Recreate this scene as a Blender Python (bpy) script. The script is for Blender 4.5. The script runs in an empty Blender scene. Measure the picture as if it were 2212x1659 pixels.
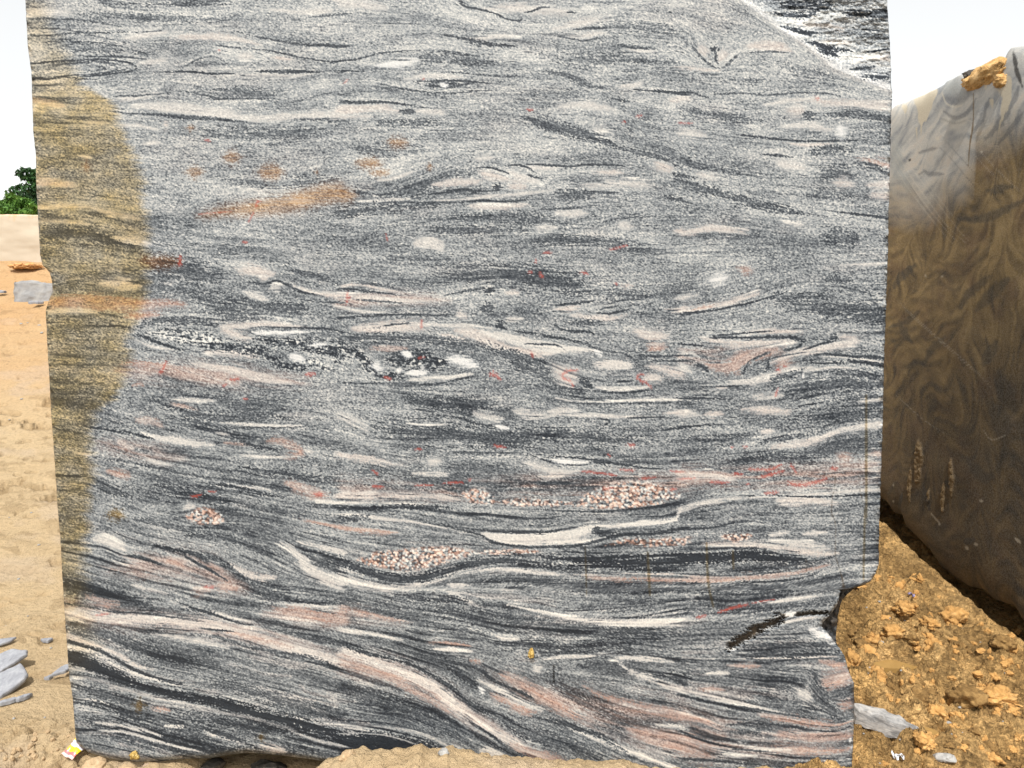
import bpy, bmesh, math, random
import numpy as np
from mathutils import Vector, noise as mnoise

random.seed(7)
rng = np.random.default_rng(7)
R = math.radians
scene = bpy.context.scene
COL = scene.collection

# ------------------------------------------------------------------ camera
CAM = np.array([0.0, -2.6, 1.6])
PITCH = R(-6.0)
LENS, SENSOR = 27.0, 36.0
FPX = LENS / SENSOR * 2212.0
HORIZON = 655.0
cam_d = bpy.data.cameras.new('camera')
cam_d.lens = LENS; cam_d.sensor_width = SENSOR; cam_d.clip_end = 2000.0; cam_d.clip_start = 0.05
cam = bpy.data.objects.new('camera', cam_d)
cam.location = CAM; cam.rotation_euler = (R(90) + PITCH, 0, 0)
COL.objects.link(cam); scene.camera = cam
_f = np.array([0, math.cos(PITCH), math.sin(PITCH)]); _u = np.array([0, -math.sin(PITCH), math.cos(PITCH)])

def ray(px, py):
    """direction of the sight line through a point of the survey sketch (2212 x 1659 units)"""
    px = np.asarray(px, float); py = np.asarray(py, float)
    return (_f + ((px - 1106) / FPX)[..., None] * np.array([1., 0, 0]) + ((829.5 - py) / FPX)[..., None] * _u)
def on_y(px, py, Y=0.0):
    d = ray(px, py); t = (np.asarray(Y, float) - CAM[1]) / d[..., 1]
    return CAM + d * t[..., None]
def survey(P):
    """survey units of world points"""
    v = np.asarray(P, float) - CAM
    z = v @ _f; return 1106 + FPX * v[..., 0] / z, 829.5 - FPX * (v @ _u) / z

# ------------------------------------------------------------------ objects
def tag(o, label=None, cat=None, group=None, kind=None):
    if label: o['label'] = label
    if cat: o['category'] = cat
    if group: o['group'] = group
    if kind: o['kind'] = kind
    return o
def mesh_obj(name, V, F, mat, parent=None, smooth=False, attrs=None, loc=(0, 0, 0)):
    """one mesh object from vertex and quad/tri arrays"""
    V = np.asarray(V, np.float32)
    me = bpy.data.meshes.new(name)
    me.vertices.add(len(V)); me.vertices.foreach_set('co', V.ravel())
    if isinstance(F, np.ndarray):
        tot = np.full(len(F), F.shape[1], np.int32); flat = F.astype(np.int32).ravel()
    else:
        tot = np.array([len(f) for f in F], np.int32); flat = np.array([i for f in F for i in f], np.int32)
    me.loops.add(len(flat)); me.loops.foreach_set('vertex_index', flat)
    me.polygons.add(len(tot))
    me.polygons.foreach_set('loop_start', np.concatenate([[0], np.cumsum(tot)[:-1]]).astype(np.int32))
    me.polygons.foreach_set('loop_total', tot)
    me.polygons.foreach_set('use_smooth', np.full(len(tot), smooth))
    for k, a in (attrs or {}).items():
        a = np.asarray(a, np.float32)
        at = me.attributes.new(k, 'FLOAT_COLOR', 'POINT')
        at.data.foreach_set('color', a.ravel())
    me.update(calc_edges=True); me.validate()
    me.materials.append(mat)
    o = bpy.data.objects.new(name, me); COL.objects.link(o); o.location = loc
    if parent: o.parent = parent
    return o
def empty(name, loc):
    o = bpy.data.objects.new(name, None); o.location = loc; o.empty_display_size = .1; COL.objects.link(o); return o

# ------------------------------------------------------------------ numeric noise
def _hash(ix, iy, seed):
    h = (ix.astype(np.int64) * 374761393 + iy.astype(np.int64) * 668265263 + seed * 974634541) & 0xFFFFFFFF
    h = ((h ^ (h >> 13)) * 1274126177) & 0xFFFFFFFF
    h = ((h ^ (h >> 16)) * 2246822519) & 0xFFFFFFFF
    return ((h ^ (h >> 15)) & 0xFFFFFF) / float(0xFFFFFF)
def vnoise(x, y, seed=0):
    x = np.asarray(x, float); y = np.asarray(y, float)
    ix = np.floor(x); iy = np.floor(y); fx = x - ix; fy = y - iy
    fx = fx * fx * (3 - 2 * fx); fy = fy * fy * (3 - 2 * fy)
    a = _hash(ix, iy, seed); b = _hash(ix + 1, iy, seed); c = _hash(ix, iy + 1, seed); d = _hash(ix + 1, iy + 1, seed)
    return (a + (b - a) * fx) * (1 - fy) + (c + (d - c) * fx) * fy
def fbm(x, y, seed=0, octv=4, gain=.5):
    s = 0; a = 1; t = 0
    for k in range(octv):
        s = s + a * (vnoise(x * 2 ** k + 17.3 * k, y * 2 ** k - 9.1 * k, seed + k) - .5); t += a; a *= gain
    return s / t * 2
def cells(x, y, seed=0):
    """distance to the nearest jittered seed point, and that cell's random number"""
    ix = np.floor(x); iy = np.floor(y); best = np.full(np.shape(x), 9.); rid = np.zeros(np.shape(x))
    for dx in (-1, 0, 1):
        for dy in (-1, 0, 1):
            cx = ix + dx; cy = iy + dy
            d = np.hypot(cx + _hash(cx, cy, seed) - x, cy + _hash(cx, cy, seed + 1) - y)
            m = d < best; best = np.where(m, d, best); rid = np.where(m, _hash(cx, cy, seed + 2), rid)
    return best, rid
def sstep(a, b, x):
    t = np.clip((x - a) / (b - a), 0, 1); return t * t * (3 - 2 * t)
def blur(a, s):
    """gaussian blur by three box passes"""
    r = max(1, int(round(math.sqrt(s * s * 12 / 3 + 1) / 2 - .5)))
    for ax in (0, 1):
        for _ in range(3):
            p = np.pad(a, [(r + 1, r) if i == ax else (0, 0) for i in (0, 1)], mode='edge')
            c = np.cumsum(p, axis=ax)
            n = a.shape[ax]
            a = (np.take(c, np.arange(2 * r + 1, 2 * r + 1 + n), axis=ax) - np.take(c, np.arange(0, n), axis=ax)) / (2 * r + 1)
    return a
def bilin(img, x, y):
    h, w = img.shape[:2]
    x = np.clip(x, 0, w - 1.001); y = np.clip(y, 0, h - 1.001)
    i = x.astype(np.int32); j = y.astype(np.int32); fx = (x - i).astype(np.float32); fy = (y - j).astype(np.float32)
    if img.ndim == 3: fx = fx[..., None]; fy = fy[..., None]
    return (img[j, i] * (1 - fx) + img[j, i + 1] * fx) * (1 - fy) + (img[j + 1, i] * (1 - fx) + img[j + 1, i + 1] * fx) * fy
def spline(pts, step):
    pts = np.asarray(pts, float)
    if len(pts) == 2:
        n = max(2, int(np.hypot(*(pts[1] - pts[0])) / step)); return pts[0] + (pts[1] - pts[0]) * np.linspace(0, 1, n + 1)[:, None]
    P = np.vstack([2 * pts[0] - pts[1], pts, 2 * pts[-1] - pts[-2]]); out = []
    for i in range(1, len(P) - 2):
        n = max(1, int(np.hypot(*(P[i + 1] - P[i])) / step)); t = np.arange(n)[:, None] / n
        out.append(.5 * (2 * P[i] + (P[i + 1] - P[i - 1]) * t + (2 * P[i - 1] - 5 * P[i] + 4 * P[i + 1] - P[i + 2]) * t ** 2 + (3 * P[i] - P[i - 1] - 3 * P[i + 1] + P[i + 2]) * t ** 3))
    out.append(pts[-1:]); return np.vstack(out)

# ------------------------------------------------------------------ node helpers
class NT:
    def __init__(s, name):
        s.m = bpy.data.materials.new(name); s.m.use_nodes = True; s.t = s.m.node_tree
        s.n = s.t.nodes; s.bsdf = s.n['Principled BSDF']
    def link(s, a, b): s.t.links.new(a, b)
    def put(s, sock, v):
        if isinstance(v, bpy.types.NodeSocket): s.link(v, sock)
        elif v is not None:
            if sock.type == 'RGBA' and len(v) == 3: v = (*v, 1)
            sock.default_value = v
    def attr(s, name):
        a = s.n.new('ShaderNodeAttribute'); a.attribute_name = name
        c = s.n.new('ShaderNodeSeparateColor'); s.link(a.outputs['Color'], c.inputs[0])
        return c.outputs[0], c.outputs[1], c.outputs[2], a.outputs['Alpha']
    def math(s, op, a, b=None, clamp=False):
        n = s.n.new('ShaderNodeMath'); n.operation = op; n.use_clamp = clamp
        s.put(n.inputs[0], a)
        if b is not None: s.put(n.inputs[1], b)
        return n.outputs[0]
    def mix(s, f, a, b, mode='MIX'):
        n = s.n.new('ShaderNodeMix'); n.data_type = 'RGBA'; n.blend_type = mode; n.clamp_factor = True
        s.put(n.inputs['Factor'], f); s.put(n.inputs[6], a); s.put(n.inputs[7], b); return n.outputs[2]
    def ramp(s, f, stops, interp='LINEAR'):
        n = s.n.new('ShaderNodeValToRGB'); n.color_ramp.interpolation = interp; e = n.color_ramp.elements
        while len(e) < len(stops): e.new(.5)
        for q, (p, c) in zip(e, stops):
            q.position = p; q.color = (c, c, c, 1) if isinstance(c, (int, float)) else (*c, 1)
        s.put(n.inputs[0], f); return n.outputs[0]
    def coord(s, kind='Object', scale=(1, 1, 1), rot=(0, 0, 0)):
        c = s.n.new('ShaderNodeTexCoord'); m = s.n.new('ShaderNodeMapping'); s.link(c.outputs[kind], m.inputs[0])
        m.inputs['Scale'].default_value = scale; m.inputs['Rotation'].default_value = rot; return m.outputs[0]
    def noise(s, vec, scale, detail=3, rough=.55, dist=0):
        n = s.n.new('ShaderNodeTexNoise'); s.put(n.inputs['Vector'], vec); n.inputs['Scale'].default_value = scale
        n.inputs['Detail'].default_value = detail; n.inputs['Roughness'].default_value = rough; n.inputs['Distortion'].default_value = dist
        return n.outputs[0]
    def voronoi(s, vec, scale, feature='F1'):
        n = s.n.new('ShaderNodeTexVoronoi'); n.feature = feature; s.put(n.inputs['Vector'], vec); n.inputs['Scale'].default_value = scale
        return n.outputs[0]
    def bump(s, h, strength, dist, normal=None):
        n = s.n.new('ShaderNodeBump'); s.put(n.inputs['Height'], h); n.inputs['Strength'].default_value = strength
        n.inputs['Distance'].default_value = dist
        if normal is not None: s.link(normal, n.inputs['Normal'])
        return n.outputs[0]
    def out(s, col, rough=.8, normal=None, spec=.3):
        s.put(s.bsdf.inputs['Base Color'], col); s.put(s.bsdf.inputs['Roughness'], rough)
        s.put(s.bsdf.inputs['Specular IOR Level'], spec)
        if normal is not None: s.link(normal, s.bsdf.inputs['Normal'])
        return s.m

STROKES = """
T00
d 4 170 120 400 122 560 135 720 160 860 195
d 6 180 235 300 228 500 215 740 210 900 207 1050 200
d 4 180 180 420 190 600 230 760 265 860 295
d 3 480 265 700 285 860 320 960 360
d 3 420 300 500 280 580 300 590 315 520 330 440 345
k 6 500 360 700 365 850 375 950 385
d 8 850 350 1020 352
k 5 210 410 420 395 650 385 800 400 880 430 850 460 700 480 500 500 300 510 215 515
d 4 320 425 480 402 650 398 790 425 820 445 700 470 520 485 380 490
d 3 430 410 650 405 760 440 680 470 520 470
d 3 500 430 620 425 680 445 600 462 530 455
k 9 215 510 260 505 300 515 400 495 520 480
k 6 420 500 640 518
D 22 640 0 800 40 1000 40 1200 20 1500 10
k 7 1500 195 1650 235 1800 265 2000 290 2212 300
k 6 1400 295 1600 315 1720 325 1850 350 2000 380 2150 402 2212 395
d 6 1180 440 1250 400 1330 370 1400 370 1470 405
k 6 1000 470 1200 465 1400 480 1480 475 1600 490
k 11 1660 465 1800 462 1950 465 2080 468
d 6 1170 590 1300 610 1420 640 1600 640 1780 650
d 5 1800 680 1950 650 2100 610 2212 610
d 10 720 720 850 735 1000 740 1200 760 1400 770 1600 790
D 26 1800 770 2000 770 2212 775
w 32 850 695 1000 690 1200 710 1400 730 1600 760
w 22 1300 735 1500 755 1700 765 1900 752 2212 745
p 20 1100 240 1250 235 1400 240 1600 260 1700 290
w 15 800 250 950 225 1100 210
w 15 900 410 1000 400 1080 380
w 18 1540 360 1640 370
p 15 1750 370 1900 385
w 12 780 810 900 815 1030 840
p 22 1060 810 1090 810
w 15 920 930 1040 925
b 20 1220 830 1245 830
p 22 210 640 320 670 420 685
w 6 1400 490 1700 485 1900 495 2050 470
w 35 180 85 300 75 450 80
w 12 500 1010 600 1025
p 35 230 1180 400 1190 500 1200
w 12 250 1340 500 1335 620 1345
w 16 600 1350 750 1385 900 1415 960 1420
w 14 250 1430 420 1440 580 1455
w 20 730 1530 850 1550 980 1580
w 15 550 800 700 800
D 55 260 1500 500 1520 750 1560 950 1600
b 35 1450 1020 1560 1020
b 32 1210 1115 1310 1115
b 48 1680 1115 1830 1115
b 14 2045 1115 2060 1115
b 62 1290 1400 1450 1370 1700 1340 1900 1310 2100 1260 2212 1240
p 20 1880 1310 1990 1300
b 28 540 1080 580 1080
r 8 1690 1300 1665 1310 1660 1340
r 5 1645 1375 1610 1440
r 8 1330 905 1360 910
r 5 1415 325 1428 328
r 3 1270 1390 1500 1370
r 7 1570 1570 1600 1570
D 30 330 280 560 300 800 330
d 5 700 620 900 620 1100 600
w 16 760 640 950 620 1050 600
d 7 2000 110 2212 95
D 24 500 75 800 100 1200 120 1500 130
w 14 1750 60 1950 80 2150 70
D 30 1350 620 1600 610 1800 640
D 40 1350 850 1700 870 2100 850
D 28 1450 1160 1800 1190 2200 1160
T01
w 40 0 0 150 30 300 50
w 35 900 60 1100 50 1350 70 1500 90
k 7 760 0 800 40 900 60 1000 90 1100 130 1200 130
k 6 1170 80 1230 75 1290 50 1360 45
k 5 1460 78 1520 82
w 22 1370 190 1500 160 1650 130 1770 105
w 20 1380 215 1550 235 1700 215
d 8 1500 190 1620 180 1750 185
d 5 1350 215 1500 255 1600 260 1720 230
w 20 740 240 900 250 1000 235 1150 235
d 14 640 220 760 245 900 275 1050 290 1150 300
k 5 0 395 100 385 250 345 450 325
k 6 0 460 150 462
q 18 220 430 350 410 500 390
d 10 1740 300 1850 300 2000 315 2050 320
w 7 1850 320 2040 330
k 10 1900 580 2000 590 2150 600 2212 605
k 5 460 530 600 525 700 520 850 530 980 545
k 4 460 530 560 555 700 560 850 540
d 16 530 540 760 540
q 10 630 540 690 550
w 12 410 510 600 490 800 500
d 8 220 540 330 560 430 580 560 600 700 605 900 590 1000 585
d 5 650 470 800 475 1000 490 1200 495
k 9 0 660 150 665 300 660 450 685 600 705
p 30 0 720 200 700 320 710 380 720
w 15 0 760 200 755
d 12 380 720 460 720 400 740
w 18 480 720 580 720 670 735
d 18 190 800 400 800 700 800
d 35 1180 770 1350 810 1500 860 1650 900 1780 940
d 14 1780 950 1950 1000 2100 1030 2200 1080
w 25 1620 860 1720 840
d 8 1850 830 1900 860
w 15 1800 560 1900 550 1950 530
d 8 1700 630 1900 660
D 20 1300 450 1450 480 1600 550 1750 560
p 20 2130 650 2212 640
b 30 300 925 430 925
b 32 100 1060 260 1060
b 20 190 1120 310 1120
b 60 0 1270 100 1265
b 18 560 1080 590 1080
p 25 880 1110 960 1130 1080 1160
p 20 600 1200 750 1180 900 1180
p 25 1080 1200 1200 1200
k 5 870 1090 950 1085 1050 1110 1100 1140
k 9 560 1260 650 1250 760 1230 900 1240 1000 1240
k 22 980 1210 1040 1210
w 20 1080 1110 1180 1160 1300 1190
d 8 1200 1130 1280 1150 1300 1170
k 5 1080 1070 1180 1075 1280 1130
w 14 110 1305 250 1300 450 1290
w 12 600 1300 800 1290 1000 1270 1200 1250 1380 1235
d 7 150 1330 300 1310 500 1310 770 1310
k 8 780 1310 900 1300 1050 1305 1200 1295
d 30 0 1380 150 1360 400 1340 650 1330
p 22 840 1335 1000 1335 1200 1325
k 10 60 1235 120 1250 180 1255
w 10 230 1170 330 1160 470 1110
k 5 1200 1065 1350 1070 1480 1080 1600 1065 1840 1075
w 15 1200 1085 1400 1085
p 15 1620 1115 1830 1120
w 25 1560 1200 1800 1190 2000 1200
p 28 2040 1060 2150 1100
d 40 2150 1130 2212 1150
d 20 2100 1270 2212 1300
k 7 1570 1238 1700 1245 1800 1250
d 30 1380 1260 1640 1270
d 6 1300 1355 1400 1355 1550 1345
D 38 700 1420 1000 1400 1250 1420 1500 1470
w 40 460 1570 600 1580 660 1620
w 18 1270 1480 1400 1470
w 20 1380 1380 1600 1380
w 20 1800 1450 1880 1470
d 5 1640 1450 1780 1420 1930 1400 1960 1380
r 8 1205 710 1245 712
r 9 1915 755 1945 748
r 6 1825 790 1840 790
r 4 290 1520 300 1560
r 6 1740 1620 1850 1590
r 6 1310 1640 1360 1635
r 6 20 540 40 515
r 6 525 512 540 512
D 30 1650 150 1900 170 2150 200
D 30 1200 330 1450 380 1800 390 2200 400
D 30 450 360 700 380 1000 400
D 36 100 950 300 980 500 960
D 40 900 1100 600 1180 400 1260 200 1300
f 10 400 1260 600 1130 800 1060 1000 1060 1200 1100
w 14 860 1030 1000 1020
w 18 1400 700 1600 680 1800 720
D 22 500 1500 900 1490 1200 1500
D 40 1250 1560 1600 1560 2000 1600
T02
V 24 420 20 560 120 640 190 760 265 900 365 960 425 1100 485 1330 575
k 12 640 170 720 185 800 210 900 215
k 14 760 265 850 280 950 310 1100 330
k 28 870 310 960 340 1000 370
k 6 1100 190 1330 200
k 6 1180 340 1340 320
d 20 600 80 800 100 900 60
d 20 650 20 800 30 1000 40
d 28 1050 90 1300 80
p 18 750 160 900 165 1050 190
p 12 900 270 1100 280
p 16 1100 400 1200 370 1330 370
k 18 1150 500 1340 500
d 10 1080 450 1250 430
k 16 180 310 230 318
d 9 215 330 215 390 240 420
d 8 60 290 110 360 180 420 250 450
d 8 370 345 310 400 260 440
p 25 100 300 160 370
p 22 270 330 240 400
p 10 0 440 150 455 240 460
d 5 100 470 200 485 270 470
d 5 380 345 550 335 700 340
D 24 250 500 400 520 520 520
k 9 0 595 80 605 180 635
d 7 200 610 380 605 550 615 750 600 930 605 1030 625
w 12 520 680 700 650 850 640
p 25 690 720 790 715
d 20 780 740 860 745
d 20 930 740 1100 740 1330 770
w 18 640 820 800 810 970 840
k 8 300 865 450 885 650 905 800 915 1000 912 1150 908
p 12 650 920 800 940 1000 930
d 25 820 980 1000 960 1100 975
P 26 1130 1035 1250 1050 1340 1070
d 16 1100 1050 1200 1060 1300 1110 1340 1120
k 8 500 1000 600 1005 710 1020
w 30 600 1050 800 1090
D 30 0 1040 200 1090 380 1130
w 20 80 1130 250 1140
D 40 850 1130 1000 1120 1100 1150
p 25 980 1190 1100 1190
p 22 1200 1200 1340 1190
p 20 1220 1260 1340 1270
d 30 0 1180 300 1270 600 1350 800 1390
d 12 600 1370 830 1390
k 8 900 1360 1100 1385 1330 1415
p 25 0 1500 200 1480 420 1495
w 14 650 1440 780 1460
D 40 900 1530 1150 1540
q 25 1020 820 1030 880
r 9 868 635 885 640
r 5 0 797 65 798
D 28 0 720 250 760 500 780
D 30 800 1260 1100 1280
p 34 420 300 600 300 700 330
p 22 780 640 1000 670 1300 680
D 26 600 420 800 470 1000 510
w 24 0 860 150 870
T10
B 40 900 30 960 35 1100 40 1170 30
r 10 1168 5 1165 60
w 35 640 180 780 180 920 195
P 50 330 310 600 300 900 310 1150 310 1220 325
P 25 800 395 950 385 1050 370
w 14 330 360 500 355 640 365
k 6 295 430 400 430
k 8 590 455 750 455 850 465
d 5 640 370 800 400
k 9 860 495 920 520 1000 550 1100 590 1200 625
d 22 870 460 1000 430 1200 420 1400 440
d 8 1200 405 1400 410 1600 420
x 45 950 500 1150 520 1300 540 1450 570
x 26 1880 680 2000 690 2150 730
k 20 1130 480 1180 500
p 16 1420 460 1550 450 1700 440 1850 450 2000 465
p 25 1430 465 1500 500 1600 530 1650 520
k 5 1620 470 1700 460 1850 465 2100 470 2212 490
k 6 1600 480 1650 510 1750 530 1900 540
q 14 1640 500 1850 500 2000 490
K 46 1650 545 1800 560 1950 570 2100 600 2212 640
K 30 1280 590 1400 580 1600 600 1750 650 1850 700 2000 720
p 22 1330 625 1500 620 1700 650 1770 680
q 20 1870 660 1960 670
q 12 2000 580 2120 570
w 8 870 540 1000 590 1150 610
d 10 320 800 500 820 650 830
d 14 330 880 600 890
d 8 330 940 500 945
P 20 780 690 1000 700 1200 740 1400 790 1550 830
p 28 1250 700 1500 740 1700 790 1900 820
r 10 1072 690 1055 735 1035 755
r 9 1495 800 1545 797
r 12 1980 768 2040 763
r 8 1445 840 1468 835
r 5 1575 925 1605 925
P 8 850 840 900 830 940 840
d 7 1000 905 1200 905 1400 920 1600 940
w 12 1060 905 1150 930 1400 935
d 22 1000 950 1150 1000 1400 1040 1700 1040 1900 1050
P 12 1100 960 1200 980 1300 1010
w 10 1420 1080 1600 1090 1800 1105 1950 1100
d 6 1550 1110 1750 1115 1950 1110
P 22 890 1060 980 1070 1060 1110
k 12 570 1110 700 1130 850 1150 1000 1190
d 10 600 1020 800 1100
W 22 910 1145 1000 1170 1150 1195 1300 1220 1390 1225
k 6 340 1110 450 1140 540 1150
w 10 1390 1140 1500 1165
k 14 1420 1170 1550 1195 1650 1225 1760 1255 1830 1255
P 24 1730 1200 1800 1195 1900 1230 1950 1270 1880 1300 1820 1290
P 10 1450 1210 1600 1220 1700 1240
w 12 1970 1260 2040 1275
w 10 1550 1290 1750 1300 1950 1300
P 20 760 1200 850 1250
w 10 480 1270 600 1290
w 12 880 1290 1000 1330 1100 1350
d 10 600 1300 800 1330 1000 1370 1200 1410 1400 1450
k 14 1300 1460 1500 1490 1700 1540 1850 1560
k 7 1700 1470 1900 1510
w 8 1480 1480 1700 1510 1800 1540
k 8 360 1420 550 1430
d 22 620 1460 700 1500 850 1560
P 18 690 1390 850 1430
r 6 1350 1525 1400 1530
r 8 1240 1560 1300 1550
P 28 1850 1460 2000 1530 2150 1570
r 12 2040 1545 2090 1545
w 14 2050 1590 2212 1600
w 22 1190 1640 1260 1620
p 32 1540 90 1650 95 1780 120
p 20 1680 140 1740 140
k 6 1560 150 1700 180 1790 160 1850 180 1950 230 2100 260
w 18 1580 230 1680 270 1740 290
w 20 1750 200 1820 180
p 14 1900 190 2050 240 2212 260
d 6 2000 290 2212 300
D 18 1860 80 2050 130 2212 180
D 50 1000 80 1200 100 1450 130
D 60 1250 250 1400 330 1600 350 2000 350
D 30 1600 1180 1300 1110 1000 1060
D 24 1500 1380 1900 1420 2200 1450
f 10 1300 830 1600 870 2000 900 2200 900
D 30 1000 1480 1200 1540 1500 1600
T11
k 7 0 215 200 230 380 255
p 10 0 200 100 180 250 210 400 235
p 18 0 260 200 275 400 290 600 290
d 4 60 280 200 290 400 305
d 6 200 25 400 20 640 25 710 20
w 10 0 330 150 360 300 365
k 8 0 400 200 385 400 380 600 380 750 380
p 38 60 475 250 470 400 460 560 455
k 4 240 458 340 445 450 435
w 10 540 440 700 450 850 455 1000 470
p 45 730 480 850 500 950 550 1050 600 1200 630 1400 625
W 30 900 480 1050 520 1150 550 1300 580 1450 600 1650 610
k 6 1190 570 1280 570 1400 580 1450 610
k 8 1120 490 1250 500 1400 530 1600 570 1650 610
p 14 640 510 800 540
d 26 0 545 200 525 450 535 700 560 900 580 1050 620
d 30 950 600 1100 640 1250 690 1350 740
P 14 190 595 300 600 430 600
K 34 0 600 80 620 140 670 200 730 260 775 410 775
K 58 300 680 450 675 560 680 700 700
K 25 0 650 100 660
q 25 200 710 250 730
q 15 360 740 385 740
q 15 400 630 450 650
q 24 670 660 760 680 890 720
q 12 510 720 540 720
q 14 420 760 560 760
w 14 440 800 560 790 700 790 850 770
k 6 400 825 600 830 750 800 900 770 980 765
d 6 0 820 200 825 380 825
k 18 930 230 990 230
d 28 900 330 1000 340
k 20 1000 430 1060 460
p 15 740 380 820 390
w 12 900 215 980 195
p 15 1060 240 1150 240
w 14 1050 410 1180 410
d 8 660 260 800 230 950 200
k 8 1350 320 1500 310 1650 290
p 18 1380 350 1450 345 1550 330
p 18 1480 380 1600 400 1750 400 1880 370
k 6 1650 370 1760 370 1880 345
d 5 1650 350 1800 320
d 22 1480 430 1600 430 1700 430
p 18 1780 190 1900 200
d 5 1500 230 1800 215
k 7 1370 440 1450 480 1600 490 1650 520
p 28 1900 480 2000 520 2110 530
p 15 2080 340 2212 350
P 24 1980 600 2100 590
k 6 1700 600 1850 640 2000 650 2212 645
k 5 1900 690 2050 680 2212 680
W 38 1620 700 1750 700 1900 710
q 14 1640 600 1690 650
p 30 1980 710 2100 740 2212 760
p 38 1380 730 1450 770 1530 800
r 9 1530 735 1460 750 1430 780 1480 810 1500 840
k 20 1540 800 1600 830 1620 860
p 24 1950 790 2080 800
r 8 1960 765 1925 770 1920 795 1970 820 2010 855
k 5 1780 815 1900 810
w 14 1650 850 1800 870 1900 860 2000 850
k 6 1620 870 1800 885 2000 870
w 8 1390 920 1500 940 1700 945 1900 935 2212 930
d 5 1400 945 1600 955 1800 955 2212 945
r 10 960 765 1000 770 1030 800
r 6 985 740 980 780
r 7 520 415 515 470
r 8 1232 625 1242 655
r 8 40 240 35 310
r 6 25 275 60 270
r 7 1550 100 1600 120
r 8 1215 105 1235 103
r 10 1290 115 1305 138
r 6 1260 20 1262 45
r 7 275 780 320 800
r 6 1770 175 1790 185
r 6 500 662 540 655
w 24 850 1010 950 1040 1050 1050
w 22 1120 1010 1250 1030 1380 1030
w 30 1330 1020 1420 1005 1530 1000
w 10 1380 1030 1600 1035 1800 1040 2000 1040
p 14 2080 1025 2212 1010
k 6 710 1040 800 1060 900 1090 1000 1110
w 5 420 1085 560 1095 700 1090
k 7 1660 1050 1740 1070 1690 1100
k 6 1850 1050 2000 1045 2120 1040
k 6 2060 1130 2212 1110
q 10 1000 1100 1090 1120
w 25 0 1040 100 1090 170 1130
D 60 200 1100 600 1150 1000 1180 1400 1170
D 45 1300 1150 1700 1180 2000 1200
D 50 400 900 700 960 1000 960
k 5 1190 1275 1260 1300 1350 1330 1500 1355 1600 1350 1620 1335
k 7 1200 1275 1400 1300 1600 1315 1800 1350 2000 1375 2120 1385
q 14 1350 1315 1450 1328 1580 1340
k 12 1640 1330 1750 1345
q 8 1265 1300 1300 1302
d 8 700 1270 900 1275 1190 1275
w 22 550 1330 650 1330
p 20 0 1290 200 1320 400 1360
w 12 460 1410 700 1415
w 20 1180 1340 1400 1400 1550 1390
p 16 1290 1430 1450 1420
r 6 1560 1395 1700 1410 1780 1420
r 8 990 1230 1060 1240
r 6 480 1252 520 1252
r 12 1865 1225 1895 1228
r 6 1730 1285 1742 1298
r 8 200 1390 235 1410
r 6 660 1470 790 1468
r 5 480 1487 590 1485
r 9 200 1490 270 1495
r 9 825 1450 838 1455
r 6 1930 1445 2040 1435
r 5 1800 1385 1900 1390
r 6 2130 1395 2212 1400
r 7 1700 1510 1760 1500
r 8 2130 1510 2170 1510
p 30 0 1560 200 1560 400 1560 600 1560 750 1580
w 8 0 1600 300 1600 560 1610
k 14 0 1640 300 1630 600 1630 800 1650
g 45 780 1540 900 1560 1000 1590
g 60 1550 1580 1750 1540 1950 1520 2200 1560
g 30 1500 1610 1800 1610 2100 1600
g 24 1000 1590 1250 1600 1500 1600
k 9 1250 1640 1500 1655 1800 1650 2212 1600
D 40 1100 700 1300 780 1600 920
D 60 600 100 1000 120 1500 180 2000 260
D 30 1000 1480 1400 1480 1800 1450
f 10 900 900 1200 860 1350 900
T12
p 22 0 355 200 330 350 290 500 240
P 10 60 345 200 325
k 9 0 375 200 350 350 320 550 270 730 210
w 20 0 270 100 250
P 22 370 90 450 90
q 22 180 160 280 140
D 75 600 280 800 320 1000 350 1280 340
D 24 900 150 1100 160
d 6 950 180 1050 200 1200 240
w 10 1020 60 1300 50
k 11 180 530 350 530 500 530 650 525 720 530 780 550 760 580 700 610
k 5 180 520 400 500 600 485
p 22 130 540 300 560 500 560 650 550
p 25 650 560 720 560
p 14 400 500 600 490 800 490
d 6 820 530 950 550 900 560
p 20 1010 520 1100 530 1120 550 1000 580 850 610 700 640 550 700
d 16 960 510 1000 530
k 6 780 610 900 570 1000 550
P 40 150 700 300 720 400 660 520 620 620 600
P 25 330 740 380 740
k 7 430 680 500 650 580 620
k 9 430 680 400 740 390 765
k 10 560 665 550 720 570 740
P 42 600 680 650 690 690 720
r 12 608 738 625 742
r 5 655 715 668 715
d 10 650 610 720 600
k 6 0 570 100 580 240 600
k 9 70 700 130 715 170 750
w 20 0 640 80 640
w 30 0 720 60 760
w 22 300 820 500 800 700 740 850 730
d 16 580 800 680 780 780 740
k 10 830 650 880 640 950 635 1100 650 1300 660
w 6 890 650 1100 660 1300 690
k 12 820 660 850 690 1000 690 1150 690 1290 710
w 7 770 750 900 730 1000 720 1150 730
D 90 600 850 900 830 1280 850
q 14 772 785 790 785
d 6 0 855 250 845 430 840
p 10 200 850 290 855
k 8 0 925 150 925 320 930
k 6 0 965 100 960
w 16 440 915 550 905 660 890
r 6 620 855 600 910
p 22 380 1000 550 1000 700 1010
w 24 0 1025 110 1030
p 14 140 1030 260 1025
k 8 730 990 770 970 920 950
w 10 1130 945 1290 930
k 8 0 1110 150 1095 280 1090
D 40 700 1060 1000 1060 1280 1030
p 12 500 1140 600 1130
d 16 480 1215 600 1190 800 1150 940 1130
p 20 560 1240 750 1220 900 1180 1000 1150
w 30 940 1150 1050 1120 1280 1080
P 28 1010 1300 1100 1320
P 22 1220 1280 1285 1280
d 10 0 1260 250 1250
r 8 430 1380 560 1385 640 1350
r 9 500 1435 560 1420 650 1390
r 11 690 1470 750 1485 850 1470 930 1440
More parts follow.
